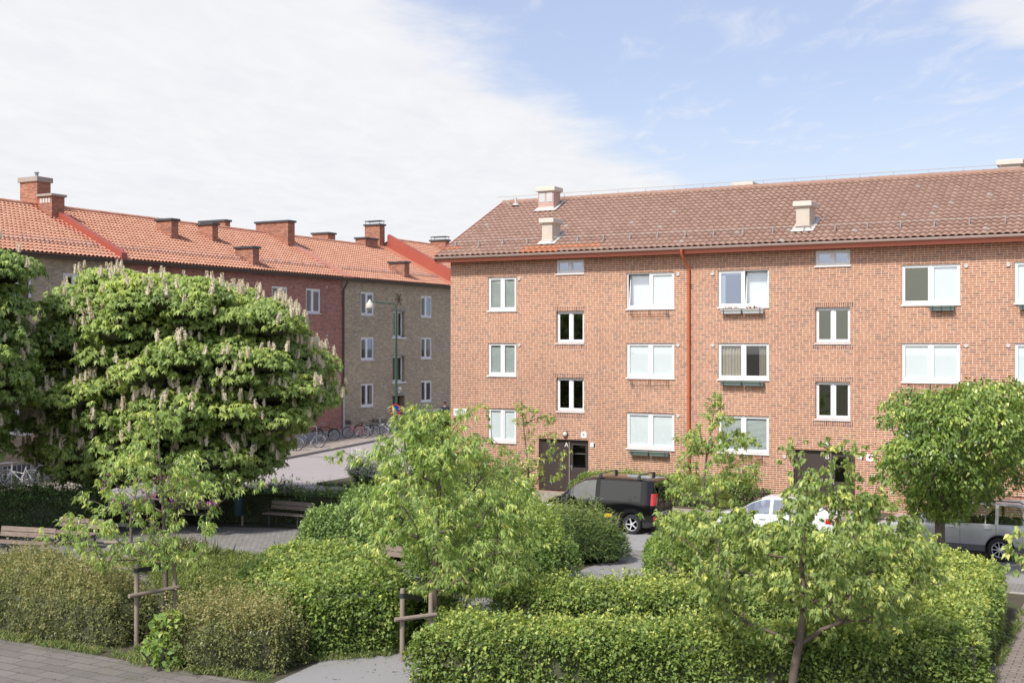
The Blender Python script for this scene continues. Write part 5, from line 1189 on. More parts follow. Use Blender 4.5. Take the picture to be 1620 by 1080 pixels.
def grow(trunk, tips, r_tip=.006, expo=.5, asc=.5, arch=.12, step=.22, jit=.05, rmax=None):
    trunk = np.asarray(trunk, float); seg = np.linalg.norm(np.diff(trunk, axis=0), axis=1); s = np.concatenate([[0], np.cumsum(seg)])
    n = max(3, int(s[-1] / .18)); q = np.linspace(0, s[-1], n); T = np.stack([np.interp(q, s, trunk[:, k]) for k in range(3)], 1)
    P = [*T]; par = [-1] + list(range(n - 1)); first = max(1, int(n * .3)); tipn = [n - 1]; br = []
    d0 = np.min(np.linalg.norm(tips[:, None] - T[None], axis=2), axis=1)
    for t in tips[np.argsort(d0)]:
        A = np.array(P[first:]); v = t - A; hd = np.linalg.norm(v[:, :2], axis=1)
        cost = np.linalg.norm(v, axis=1) + 1.6 * np.maximum(0, asc * hd - v[:, 2]); a = int(np.argmin(cost)) + first
        p0 = P[a]; L = np.linalg.norm(t - p0); k = max(2, int(L / step))
        c = (p0 + t) / 2 + np.array([0, 0, arch * L]) + rng.normal(0, jit * L, 3); idx = [a]; last = a
        for i in range(1, k + 1):
            u = i / k; p = (1 - u) ** 2 * p0 + 2 * u * (1 - u) * c + u * u * t + (rng.normal(0, .012, 3) if i < k else 0); P.append(p); par.append(last); last = len(P) - 1; idx.append(last)
        br.append(idx); tipn.append(last)
    cnt = np.zeros(len(P))
    for t in tipn: cnt[t] += 1
    for i in range(len(P) - 1, 0, -1): cnt[par[i]] += cnt[i]
    rad = r_tip * np.maximum(cnt, 1) ** expo
    if rmax: rad = np.minimum(rad, rmax)
    P = np.array(P); paths = [(P[:n], rad[:n] * np.linspace(1.1, 1, n))] + [(P[i], np.concatenate([[min(rad[i[0]], rad[i[1]] * 1.15)], rad[i[1:]]])) for i in br]
    return P, br, paths
def leaf_tufts(P, br, per, start=.25, spread=.10, k=6, tw=.0):
    """leaf roots along the outer part of each branch"""
    C = []; O = []
    for idx in br:
        m = len(idx); q = rng.random(max(1, int(per * m * (1 - start)))) ** .8 * (1 - start) + start
        f = q * (m - 1); i = np.minimum(f.astype(int), m - 2); fr = (f - i)[:, None]; A = P[np.array(idx)]
        p = A[i] * (1 - fr) + A[i + 1] * fr + rng.normal(0, spread, (len(q), 3)) * np.array([1, 1, .7]); C.append(p)
    return np.concatenate(C)
def hanging(C, k, L, W, axis, droop=.7, out=.6, spr=.018, lt=.0):
    """k drooping leaves in each tuft"""
    n = len(C); c = np.repeat(C, k, 0) + rng.normal(0, spr, (n * k, 3)); N = n * k
    h = rng.normal(size=(N, 3)); h[:, 2] *= .4; h = unit(h); o = c - axis(c); o[:, 2] = 0; o = unit(o)
    d = unit(h * .75 + o * out + np.array([0, 0, -1.0]) * (droop * (.4 + 1.0 * rng.random((N, 1))))); nv = unit(np.array([0, 0, 1.0]) + .5 * rng.normal(size=(N, 3)))
    t = np.clip(np.repeat(rng.normal(.45, .2, n), k) + rng.normal(0, .13, N) + lt, 0, 1)
    return c, d, nv, L * (.6 + .6 * rng.random(N)), W * (.6 + .6 * rng.random(N)), t
def make_tree(name, label, trunk, tips, leafmat, per, k, L, W, bark=BARK, group=None, start=.25, spread=.1, cat='tree', droop=.7, out=.5, fold=.2, r_tip=.006, expo=.5, asc=.5, arch=.12, extra=None, ld=.2, rmax=None, axis=None):
    trunk = np.asarray(trunk, float); e = tree_root(name, trunk[0], label, cat, group)
    P, br, paths = grow(trunk, np.asarray(tips, float), r_tip, expo, asc, arch, rmax=rmax)
    V, F = tubes_np(paths, 6); np_mesh('trunk', V, F, bark, None, e, trunk[0], smooth=True)
    C = leaf_tufts(P, br, per, start, spread); top = trunk[-1]
    ax = axis or (lambda c: np.stack([np.full(len(c), top[0]), np.full(len(c), top[1]), c[:, 2]], 1))
    A = hanging(C, k, L, W, ax, droop, out)
    leaf_mesh('crown', *A[:3], A[3], A[4], A[5], leafmat, e, trunk[0], fold, ld)
    if extra: extra(e, P, br, trunk[0])
    return e
def px_tips(n, prof, Z, dz, ymin, ymax, cx_of, pw=.7):
    """branch ends that fill a crown measured in the photograph, given real depth on both sides of its axis"""
    out = []
    ys = np.array([p[0] for p in prof]); lo = np.array([p[1] for p in prof]); hi = np.array([p[2] for p in prof])
    wts = (hi - lo); cdf = None
    while len(out) < n:
        y = rng.uniform(ymin, ymax); l, h = np.interp(y, ys, lo), np.interp(y, ys, hi)
        if rng.random() > (h - l) / wts.max(): continue
        u = rng.uniform(-1, 1); x = (l + h) / 2 + u * (h - l) / 2; d = dz * (h - l) / wts.max() * math.sqrt(max(0, 1 - u * u)) * rng.uniform(-1, 1)
        out.append(D(x, y, Z + d))
    return np.array(out)

def shell(lobes, dens, zmin=.05, core=True, lo=.78, hi=1.12, bias=-.45):
    """points on the outer skin of a heap of round lobes, with outward directions and the lobe's own tone"""
    C = []; O = []; T = []
    cs = np.array([l[0] for l in lobes]); rs = np.array([l[1] if np.ndim(l[1]) else (l[1],) * 3 for l in lobes], float)
    for c, r in zip(cs, rs):
        n = int(dens * 4 * np.pi * (r.prod() ** (2 / 3))); d = rdir(n); d = d[d[:, 2] > bias]; q = lo + (hi - lo) * rng.random((len(d), 1))
        p = c + d * r * q
        inside = np.zeros(len(p), bool)
        for c2, r2 in zip(cs, rs):
            if c2 is c: continue
            inside |= (((p - c2) / r2) ** 2).sum(1) < .55
        ok = ~inside & (p[:, 2] > zmin); C.append(p[ok]); O.append(d[ok]); T.append(np.full(ok.sum(), rng.normal(0, .1)))
    return np.concatenate(C), np.concatenate(O), np.concatenate(T)
def ico_core(lobes, s=.72):
    VV = []; FF = []; b = 0; nu, nv = 10, 7
    for c, r in lobes:
        r = np.array(r if np.ndim(r) else (r,) * 3, float) * s
        for i in range(nv + 1):
            th = np.pi * (.02 + .96 * i / nv)
            for j in range(nu): a = 2 * np.pi * j / nu; w = 1 + .12 * math.sin(3 * a + 5 * i + c[0]); VV.append(np.array(c) + r * w * np.array([math.sin(th) * math.cos(a), math.sin(th) * math.sin(a), math.cos(th)]))
        for i in range(nv):
            for j in range(nu): FF.append([b + i * nu + j, b + i * nu + (j + 1) % nu, b + (i + 1) * nu + (j + 1) % nu, b + (i + 1) * nu + j])
        b += (nv + 1) * nu
    V = np.array(VV); V[:, 2] = np.maximum(V[:, 2], .03); return V, np.array(FF)
def shrub(name, label, lobes, mat, dens, L, W, cat='shrub', up=.5, group=None, shoots=0, shoot_h=.35, flowers=None, fold=.2, rand=.8, core=.72, ground=0.0, tb=0.0):
    base = np.array([np.mean([l[0][0] for l in lobes]), np.mean([l[0][1] for l in lobes]), ground])
    e = tree_root(name, base, label, cat, group)
    C, O, T = shell(lobes, dens, ground + .04); n = len(C)
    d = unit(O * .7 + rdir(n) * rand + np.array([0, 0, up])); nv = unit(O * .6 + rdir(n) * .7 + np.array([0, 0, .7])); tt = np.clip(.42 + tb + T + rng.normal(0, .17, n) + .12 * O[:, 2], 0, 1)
    LL = L * (.6 + .7 * rng.random(n)); WW = W * (.6 + .7 * rng.random(n))
    if shoots:
        tops = C[(O[:, 2] > .25)]; s = tops[rng.integers(0, len(tops), shoots)]; k = 16; h = shoot_h * (.4 + .9 * rng.random((shoots, 1)))
        lean = rng.normal(0, .25, (shoots, 1, 3)) * np.array([1, 1, 0]); f = rng.random((shoots, k, 1)); p = s[:, None] + (np.array([0, 0, 1.0]) + lean) * h[:, :, None] * f
        p = p.reshape(-1, 3) + rng.normal(0, .012, (shoots * k, 3)); m = len(p); sd_ = rng.normal(size=(m, 3)); sd_[:, 2] = np.abs(sd_[:, 2]) * .8
        C = np.concatenate([C, p]); d = np.concatenate([d, unit(sd_)]); nv = np.concatenate([nv, unit(rng.normal(size=(m, 3)) + [0, 0, 1])]); tt = np.concatenate([tt, np.clip(.55 + rng.normal(0, .18, m) + .25 * f.reshape(-1), 0, 1)]); LL = np.concatenate([LL, L * (.5 + .6 * rng.random(m))]); WW = np.concatenate([WW, W * (.5 + .6 * rng.random(m))])
    ex = []
    if core:
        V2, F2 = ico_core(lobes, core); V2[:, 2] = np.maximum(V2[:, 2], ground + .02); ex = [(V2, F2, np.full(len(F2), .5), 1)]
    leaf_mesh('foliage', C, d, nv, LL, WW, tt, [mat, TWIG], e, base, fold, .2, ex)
    st = [(np.array([[base[0] + dx * .2, base[1] + dy * .2, ground], [base[0] + dx * .5, base[1] + dy * .5, ground + .5 * max(.4, np.max([l[0][2] for l in lobes]) - ground)]]), np.array([.03, .015])) for dx, dy in ((1, .2), (-.6, .8), (-.3, -1), (.4, -.6))]
    V3, F3 = tubes_np(st, 5); np_mesh('stem', V3, F3, BARK_D, None, e, base)
    if flowers:
        fm, frac, fl, fw, zlim = flowers; sel = np.where((O[:, 2] > zlim))[0]; sel = sel[rng.random(len(sel)) < frac]; c = np.repeat(C[sel] + O[sel] * .04, 9, 0) + rng.normal(0, fl * .8, (len(sel) * 9, 3)); m = len(c)
        leaf_mesh('blossom', c, rdir(m) + [0, 0, .6], rdir(m), np.full(m, fl), np.full(m, fw), rng.random(m), fm, e, base, .1, .1)
    return e
def pt_in(poly, p):
    x, y = p[:, 0], p[:, 1]; ins = np.zeros(len(p), bool); n = len(poly)
    for i in range(n):
        (x1, y1), (x2, y2) = poly[i], poly[(i + 1) % n]
        with np.errstate(divide='ignore', invalid='ignore'): c = ((y1 > y) != (y2 > y)) & (x < (x2 - x1) * (y - y1) / (y2 - y1 + 1e-12) + x1)
        ins ^= c
    return ins
def edge_dist(poly, p):
    d = np.full(len(p), 1e9); n = len(poly)
    for i in range(n):
        a = np.array(poly[i]); b = np.array(poly[(i + 1) % n]); ab = b - a; t = np.clip(((p - a) @ ab) / (ab @ ab), 0, 1); d = np.minimum(d, np.linalg.norm(p - (a + t[:, None] * ab), axis=1))
    return d
def wav(p, f=1.0, ph=0.0): return (np.sin(p[:, 0] * 2.1 * f + ph) * np.cos(p[:, 1] * 1.7 * f - ph) + .6 * np.sin(p[:, 0] * 4.3 * f - p[:, 1] * 3.1 * f + 2 * ph) + .4 * np.sin(p[:, 0] * 8.1 * f + p[:, 1] * 7.3 * f)) / 2
def hedge(name, label, poly, h, mat, dens, L, W, cat='hedge', group=None, bump=.06, rnd=.16, loose=.0, shoots=0, shoot_h=.3, up=.6, side=1.0, tone=.0, ground=.0, fold=.22, insetc=.16, shoot_k=14):
    poly = [tuple(map(float, p)) for p in poly]; A = np.array(poly); ar = .5 * np.sum(A[:, 0] * np.roll(A[:, 1], -1) - np.roll(A[:, 0], -1) * A[:, 1])
    if ar < 0: poly = poly[::-1]; A = np.array(poly); ar = -ar
    base = np.array([*A.mean(0), ground]); e = tree_root(name, base, label, cat, group); ph = rng.random() * 6
    n = int(ar * dens * 1.15); q = rng.uniform(A.min(0), A.max(0), (int(n * np.prod(A.max(0) - A.min(0)) / ar), 2)); q = q[pt_in(poly, q)]
    ed = edge_dist(poly, q); z = ground + h + bump * wav(q, 1.2, ph) - np.where(ed < rnd * 2, (1 - ed / (rnd * 2)) ** 2 * rnd, 0) - rng.random(len(q)) ** 2 * .16 + rng.random(len(q)) ** 4 * loose
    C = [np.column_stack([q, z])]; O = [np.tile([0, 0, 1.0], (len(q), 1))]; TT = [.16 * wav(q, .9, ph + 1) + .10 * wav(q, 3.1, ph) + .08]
    m = len(poly)
    for i in range(m):
        a, b = A[i], A[(i + 1) % m]; ln = np.linalg.norm(b - a); nr = np.array([b[1] - a[1], a[0] - b[0]]) / ln; k = int(ln * h * dens * side)
        s = rng.random(k); zz = rng.random(k) ** .9 * (h - .04) + .04; g = np.column_stack([a[0] + (b[0] - a[0]) * s, a[1] + (b[1] - a[1]) * s])
        sw = np.column_stack([g[:, 0] + zz * .7, g[:, 1] - zz * .9]); off = bump * 1.4 * wav(sw, 1.3, ph) - np.where(zz > h - rnd, ((zz - h + rnd) / rnd) ** 2 * rnd * .8, 0) - rng.random(k) ** 2 * .17 + .02 + rng.random(k) ** 4 * loose * .6 - .10 * np.maximum(0, .25 - zz)
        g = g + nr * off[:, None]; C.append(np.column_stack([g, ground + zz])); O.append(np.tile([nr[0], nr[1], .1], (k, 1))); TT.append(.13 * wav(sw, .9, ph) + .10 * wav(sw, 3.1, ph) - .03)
    C = np.concatenate(C); O = np.concatenate(O); T = np.concatenate(TT); n = len(C)
    d = unit(O * .55 + rdir(n) * .85 + np.array([0, 0, up * .35])); nv = unit(O * np.where(np.abs(O[:, 2:3]) > .5, .4, .08) + rdir(n) * .42 + np.array([0, 0, .95])); tt = np.clip(.42 + tone + T + rng.normal(0, .16, n), 0, 1); tt = np.where(rng.random(n) < .008, .97, tt)
    vs_ = .45 + 1.0 * rng.random(n) ** 1.5; LL = L * vs_ * (.85 + .3 * rng.random(n)); WW = W * vs_ * (.85 + .3 * rng.random(n))
    if shoots:
        tops = C[:len(q)]; s = tops[rng.integers(0, len(tops), shoots)]; k = shoot_k; hh = shoot_h * (.3 + rng.random((shoots, 1))); lean = rng.normal(0, .22, (shoots, 1, 3)) * np.array([1, 1, 0]); f = rng.random((shoots, k, 1))
        p = (s[:, None] + (np.array([0, 0, 1.0]) + lean) * hh[:, :, None] * f).reshape(-1, 3) + rng.normal(0, .012, (shoots * k, 3)); m2 = len(p); sd_ = rng.normal(size=(m2, 3)); sd_[:, 2] = np.abs(sd_[:, 2])
        C = np.concatenate([C, p]); d = np.concatenate([d, unit(sd_)]); nv = np.concatenate([nv, unit(rng.normal(size=(m2, 3)) + [0, 0, 1])]); tt = np.concatenate([tt, np.clip(.55 + tone + rng.normal(0, .16, m2) + .3 * f.reshape(-1), 0, 1)]); LL = np.concatenate([LL, L * (.5 + .6 * rng.random(m2))]); WW = np.concatenate([WW, W * (.5 + .6 * rng.random(m2))])
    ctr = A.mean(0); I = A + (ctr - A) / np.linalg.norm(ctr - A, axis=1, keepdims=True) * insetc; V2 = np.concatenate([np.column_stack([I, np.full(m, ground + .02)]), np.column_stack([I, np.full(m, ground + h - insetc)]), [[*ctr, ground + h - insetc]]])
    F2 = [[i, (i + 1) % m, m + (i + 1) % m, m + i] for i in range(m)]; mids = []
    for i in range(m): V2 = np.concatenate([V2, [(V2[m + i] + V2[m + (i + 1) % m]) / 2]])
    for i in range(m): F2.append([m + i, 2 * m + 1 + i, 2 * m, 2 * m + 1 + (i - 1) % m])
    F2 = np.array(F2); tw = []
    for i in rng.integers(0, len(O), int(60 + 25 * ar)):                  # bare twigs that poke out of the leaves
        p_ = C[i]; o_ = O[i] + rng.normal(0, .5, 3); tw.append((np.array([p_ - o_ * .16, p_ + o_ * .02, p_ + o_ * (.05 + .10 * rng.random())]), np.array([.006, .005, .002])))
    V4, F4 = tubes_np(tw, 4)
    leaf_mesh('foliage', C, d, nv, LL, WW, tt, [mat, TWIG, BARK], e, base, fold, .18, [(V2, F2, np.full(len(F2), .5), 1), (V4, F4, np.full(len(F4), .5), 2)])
    st = []
    for _ in range(8):
        w = rng.dirichlet(np.ones(m)) @ A; st.append((np.array([[*w, ground], [w[0] + rng.normal(0, .1), w[1] + rng.normal(0, .1), ground + h * .6]]), np.array([.022, .012])))
    V3, F3 = tubes_np(st, 5); np_mesh('stem', V3, F3, BARK_D, None, e, base); return e

# clipped hedges of the garden
GH = 'clipped hedges around the park'
hedge('clipped_hedge', 'long clipped hedge across the bottom right of the picture', [(15.45, -26.75), (17.2, -26.05), (19.0, -25.2), (21.57, -24.3), (24.5, -22.35), (24.1, -20.8), (20.9, -22.6), (18.4, -23.75), (16.9, -24.55), (15.25, -25.1)], 1.13, LF_HEDGE, 1500, .078, .052, group=GH, bump=.11, rnd=.25, loose=.16, shoots=520, shoot_h=.2)
hedge('clipped_hedge', 'shorter clipped hedge behind the long front hedge, left of the cherry tree', [(14.95, -22.9), (16.4, -22.75), (17.8, -22.3), (20.6, -21.2), (21.5, -20.3), (20.4, -19.5), (17.1, -20.6), (14.9, -21.75)], 1.2, LF_HEDGE, 1300, .076, .05, group=GH, bump=.13, rnd=.26, loose=.18, shoots=360, shoot_h=.24)
hedge('clipped_hedge', 'broad clipped hedge along the paved walkway at the right picture edge', [(21.7, -21.0), (24.15, -20.75), (24.2, -18.0), (23.95, -15.0), (22.5, -13.5), (21.6, -14.4), (21.5, -18)], 1.2, LF_HEDGE, 1300, .078, .052, group=GH, bump=.11, rnd=.24, loose=.16, shoots=420, shoot_h=.2, tone=.08)
hedge('clipped_hedge', 'bulky clipped hedge mound left of the middle path', [(11.75, -25.7), (12.7, -25.35), (13.45, -24.5), (13.15, -23.2), (11.2, -21.3), (9.7, -20.3), (8.3, -20.7), (8.2, -22.3), (9.4, -24.5)], 1.38, LF_HEDGE, 1300, .085, .056, group=GH, bump=.12, rnd=.35, loose=.14, shoots=160, shoot_h=.2)
hedge('clipped_hedge', 'light green hedge along the street, behind the cherry tree and before the parked cars', [(16.4, -14.4), (21.4, -14.6), (22.3, -13.4), (21.6, -12.45), (16.4, -12.45)], 1.2, LF_LIGHT, 800, .085, .055, group=GH, bump=.08, loose=.15, shoots=150, shoot_h=.25)
hedge('clipped_hedge', 'tall light green hedge at the corner of the right gable', [(-4.0, 2.1), (-1.4, 1.6), (-.8, 3.6), (-3.4, 4.3)], 2.9, LF_LIGHT, 420, .11, .07, group=GH, bump=.10, tone=.08, loose=.15)
hedge('clipped_hedge', 'low hedge at the foot of the brick wall behind the black van', [(6.95, -1.75), (13.8, -1.75), (13.8, -.45), (6.95, -.45)], 1.0, LF_LIGHT, 550, .075, .05, group=GH, bump=.10, loose=.2, ground=.11)
hedge('clipped_hedge', 'low hedge at the foot of the brick wall left of door A', [(-.6, -1.9), (4.0, -1.9), (4.0, -.45), (-.6, -.45)], .95, LF_LIGHT, 500, .08, .05, group=GH, bump=.14, loose=.25, ground=.11)
# loose shrubs
GS = 'loose shrubs in the park beds'
hedge('bronze_shrub', 'bronze green shrub bed in the bottom left corner', [(0, -27.15), (4, -27.2), (7.4, -27.05), (8.15, -26.9), (8.3, -25.9), (7.2, -24.9), (4.6, -23.7), (2.5, -23.3), (-1, -24.6)], .98, LF_BROWN, 1500, .062, .032, cat='shrub', group=GS, bump=.2, rnd=.35, loose=.22, shoots=900, shoot_h=.42)
hedge('bronze_shrub', 'bronze green shrub right of the staked tree, before the hedge mound', [(9.75, -27.3), (11.4, -27.35), (12.45, -26.85), (12.35, -26.0), (11.0, -25.3), (9.75, -25.4)], .95, LF_BROWN, 1500, .062, .032, cat='shrub', group=GS, bump=.2, rnd=.35, loose=.25, shoots=520, shoot_h=.5)
hedge('dark_shrub', 'dark shrub row behind the benches at the left picture edge', [(-9.5, -22.0), (-6, -19.0), (-3.3, -16.6), (-4.2, -15.4), (-10.5, -19.6)], 1.45, LF_DARK, 800, .08, .045, cat='shrub', group=GS, bump=.25, rnd=.4, loose=.3, shoots=380, shoot_h=.45)
hedge('dark_shrub', 'dark shrub row behind the litter bin and the middle bench', [(-3.1, -13.35), (0, -11.95), (3.2, -11.35), (4.4, -11.9), (4.6, -10.9), (3.0, -10.3), (-2.8, -11.7)], 1.15, LF_DARK, 800, .08, .045, cat='shrub', group=GS, bump=.22, rnd=.35, loose=.3, shoots=320, shoot_h=.4, tone=.08)
def heap(cx_, cy_, rx, ry, h, n, seed, base=0.0, rl=.38):
    r_ = np.random.default_rng(seed); out = []
    for i in range(n):
        a = r_.random() * 6.283; q = math.sqrt(r_.random()) * .8; x, y = cx_ + rx * q * math.cos(a), cy_ + ry * q * math.sin(a); top = h * math.sqrt(max(.12, 1 - q * q * .9)) * (.85 + .25 * r_.random()); r = rl * min(rx, ry) * (.8 + .5 * r_.random())
        out.append((np.array([x, y, base + max(.2, top - r)]), r)); 
        if top > 2.2 * r: out.append((np.array([x, y, base + max(.2, top * .45)]), r * 1.1))
    return out
shrub('dark_shrub', 'rounded dark green shrub behind the bench in the middle of the park', heap(7.0, -15.9, 2.1, 1.6, 2.0, 16, 1), LF_DARK, 420, .10, .055, group=GS, shoots=120, shoot_h=.4, tb=.12)
shrub('light_shrub', 'loose yellow green shrub right of the middle tree beside the path', heap(11.9, -17.6, 2.3, 1.9, 2.25, 30, 2), LF_LIGHT, 420, .085, .045, group=GS, shoots=380, shoot_h=.6, tb=-.05)
shrub('yew_shrub', 'dark spreading yew beside the black van', heap(11.8, -13.1, 2.0, 1.2, 1.3, 18, 3), LF_YEW, 650, .16, .022, group=GS, up=.25, shoots=420, shoot_h=.6, rand=.45)
shrub('light_shrub', 'tangled green shrub between the middle tree and the street', heap(8.4, -12.9, 2.6, 1.1, 2.1, 18, 4), LF_LIGHT, 330, .08, .04, group=GS, shoots=140, shoot_h=.6, tb=-.1)
shrub('light_shrub', 'bright green bush at the path entrance left of the cherry tree', heap(16.75, -15.6, 1.1, 1.1, 1.95, 12, 5, rl=.45), LF_LIGHT, 620, .085, .05, group=GS, shoots=130, shoot_h=.3, tb=.05)
shrub('white_flowering_shrub', 'shrub covered in white blossom at the street corner', heap(-3.4, -1.0, 1.5, 1.3, 1.75, 12, 6), LF_DARK, 260, .08, .04, group=GS, flowers=(PETAL_W, .30, .055, .05, .0), tb=.35)
shrub('light_shrub', 'low loose green plants between the pair of posts and the shorter hedge', heap(14.35, -23.3, 1.0, .75, .7, 9, 11, rl=.4), LF_LIGHT, 700, .075, .035, group=GS, shoots=160, shoot_h=.3, tb=-.05)
shrub('rhododendron', 'shrub with a few magenta flowers before door B', heap(15.9, -3.9, 1.6, .9, 1.3, 10, 8, .1), LF_DARK, 320, .10, .05, group=GS, flowers=(PETAL_P, .012, .06, .05, -.2), tb=.15)
shrub('light_shrub', 'small round bush right of door A', heap(6.95, -1.2, .55, .5, 1.05, 5, 9, .1, .6), LF_LIGHT, 600, .075, .045, group=GS, ground=.1)
hedge('ground_cover', 'low yellow green ground cover left of the hedge mound', [(2.6, -18.6), (5.3, -18.2), (7.6, -21.3), (7.9, -23.2), (6.2, -23.2), (4.0, -21.6)], .42, LF_LIME, 1500, .075, .028, cat='ground cover', group=GS, bump=.12, rnd=.3, loose=.08)

# horse chestnuts
SPIKE_V = None
def spike_arrays(c, h, k=26):
    f = rng.random(k) ** .8; a = rng.random(k) * 6.283; r = (.24 * h) * (1 - f * .92) * (.7 + .4 * rng.random(k)); p = np.column_stack([r * np.cos(a), r * np.sin(a), f * h]); o = np.column_stack([np.cos(a), np.sin(a), np.full(k, .5)]) + rdir(k) * .5
    return p, o
def pix(p): v = np.asarray(p) - CAM; z_ = v @ FWD; return np.stack([CX + FPX * (v @ RGT) / z_, CY - FPX * v[..., 2] / z_], -1)
def chestnut(label, base, ctr, rad, nl, dens, spikes, seed, tone=0.0, low=-.92, outline=None):
    global rng
    r_ = np.random.default_rng(seed); base = np.array(base); ctr = np.array(ctr); rad = np.array(rad)
    e = tree_root('horse_chestnut', base, label, 'tree', 'flowering horse chestnuts')
    lobes = []
    for i in range(nl):
        d = r_.normal(size=3); d /= np.linalg.norm(d)
        if d[2] < low: continue
        d = np.sign(d) * np.abs(d) ** .86; q = .62 + .33 * r_.random(); c_ = ctr + rad * d * q; r1 = .50 + .48 * r_.random()
        if outline is not None and not pt_in(outline, np.array([pix(c_ + o_) for o_ in (.75 * r1 * RGT, -.75 * r1 * RGT, np.array([0, 0, .7 * r1]), np.array([0, 0, -.6 * r1]))])).all(): continue
        lobes.append((c_, r1))
    C, O, T = shell([(c, (r * 1.25, r * 1.25, r * .62)) for c, r in lobes], dens, .6, lo=.7, hi=1.12, bias=-.2)
    n = len(C); k = 6
    # palmate leaves: a fan of leaflets round each stalk end
    up = unit(O * .65 + rdir(n) * .45 + np.array([0, 0, .75])); x = unit(np.cross(up, rdir(n))); y = np.cross(up, x); a = (np.arange(k) / (k + .6) * 2 * np.pi)[None] + rng.random((n, 1)) * 6.28
    d = np.cos(a)[:, :, None] * x[:, None] + np.sin(a)[:, :, None] * y[:, None] - .38 * up[:, None] + np.array([0, 0, -.22]); d = d.reshape(-1, 3); nv = np.repeat(up, k, 0); c = np.repeat(C, k, 0)
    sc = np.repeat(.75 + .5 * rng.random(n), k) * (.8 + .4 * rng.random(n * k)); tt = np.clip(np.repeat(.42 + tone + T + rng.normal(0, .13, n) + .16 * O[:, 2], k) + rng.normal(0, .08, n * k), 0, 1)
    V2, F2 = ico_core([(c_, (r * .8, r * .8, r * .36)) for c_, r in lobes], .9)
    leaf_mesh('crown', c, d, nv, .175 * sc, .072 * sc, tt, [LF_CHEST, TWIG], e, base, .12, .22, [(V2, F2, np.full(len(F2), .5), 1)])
    P, br, paths = grow([base, base + (ctr - base) * .3, ctr + np.array([0, 0, rad[2] * .3])], np.array([c_ for c_, r in lobes]), .012, .55, .3, .1, rmax=.34); V, F = tubes_np(paths, 7); np_mesh('trunk', V, F, BARK_D, None, e, base, smooth=True)
    # flower candles stand on the upper side of each bough
    pos = []; nrm = np.array([np.linalg.norm((l[0] - ctr) / rad) for l in lobes]); up_ = np.array([max(0, (l[0] - ctr)[2] / rad[2]) for l in lobes]); pw_ = (nrm > .68) * (1 - .72 * up_); pw_ /= pw_.sum()
    for _ in range(spikes):
        c_, r = lobes[r_.choice(len(lobes), p=pw_)]; o_ = (c_ - ctr)[:2]; a_ = math.atan2(o_[1], o_[0]) + r_.uniform(-1.4, 1.4); q = .55 + .62 * r_.random()
        pos.append(c_ + np.array([math.cos(a_) * q * r * 1.25, math.sin(a_) * q * r * 1.25, .62 * r * math.sqrt(max(.04, 1 - q * q)) + .06]))
    pos = np.array(pos); keep = np.ones(len(pos), bool)
    for c_, r in lobes: keep &= ((((pos - c_) / np.array([r * 1.25, r * 1.25, r * .62])) ** 2).sum(1) > .85)
    pos = pos[keep]
    def candles(P_, S_):
        CC = []; DD = []; cones = []
        for p_, s_ in zip(P_, S_):
            p, o = spike_arrays(None, .29 * s_, 50); CC.append(p + p_); DD.append(o); h = .29 * s_; ln = rng.normal(0, .03, 3) * [1, 1, 0]
            cones.append((np.array([p_, p_ + ln + [0, 0, h * .4], p_ + ln + [0, 0, h * .75], p_ + ln * 2 + [0, 0, h]]), np.array([.14 * h, .15 * h, .08 * h, .01 * h])))
        CC = np.concatenate(CC); DD = np.concatenate(DD); m = len(CC); V_, F_ = tubes_np(cones, 6)
        return CC, DD, m, [(V_, F_, np.full(len(F_), .35), 0)]
    order = np.argsort(np.linalg.norm(pos - CAM, axis=1))
    CC, DD, m, ex = candles(np.zeros((1, 3)), [1.0]); kind = leaf_mesh('flower_spike', CC, DD, rdir(m), np.full(m, .045), np.full(m, .04), rng.random(m), PETAL_C, e, (0, 0, 0), .15, .2, ex)
    kind.location = pos[order[0]] - base
    for i in order[1:95]:
        q = kind.copy(); COL.objects.link(q); q.location = pos[i] - base; q.rotation_euler = (rng.normal(0, .15), rng.normal(0, .15), rng.random() * 6); s = .75 + .5 * rng.random(); q.scale = (s, s, s)
    rest = order[95:]
    if len(rest):
        CC, DD, m, ex = candles(pos[rest], .75 + .5 * rng.random(len(rest))); x_ = leaf_mesh('blossom', CC, DD, rdir(m), np.full(m, .045), np.full(m, .04), rng.random(m), PETAL_C, e, base, .15, .2, ex); x_['kind'] = 'stuff'
    return e
cb = G(250, 812); cc = D(283, 592, 43.0)
chestnut('large horse chestnut full of pale flower candles in front of the dark red brick block', (-4.2, -12.9, 0), cc, (6.3, 5.2, 4.7), 820, 46, 2600, 5, outline=[(70, 500), (95, 455), (150, 418), (230, 424), (330, 434), (425, 464), (478, 508), (490, 545), (552, 602), (520, 640), (480, 668), (455, 715), (410, 765), (330, 800), (150, 800), (60, 775), (25, 690), (60, 590)])
c2 = D(-150, 545, 38)
chestnut('horse chestnut cut off by the left picture edge', (c2[0], c2[1], 0), c2, (4.6, 4.0, 4.4), 420, 46, 700, 6, tone=-.08, outline=[(-420, 330), (-60, 350), (-5, 385), (40, 412), (58, 450), (25, 500), (48, 545), (40, 640), (10, 700), (-40, 755), (-420, 755)])  # lowered leaf tone paints the shade on this crown

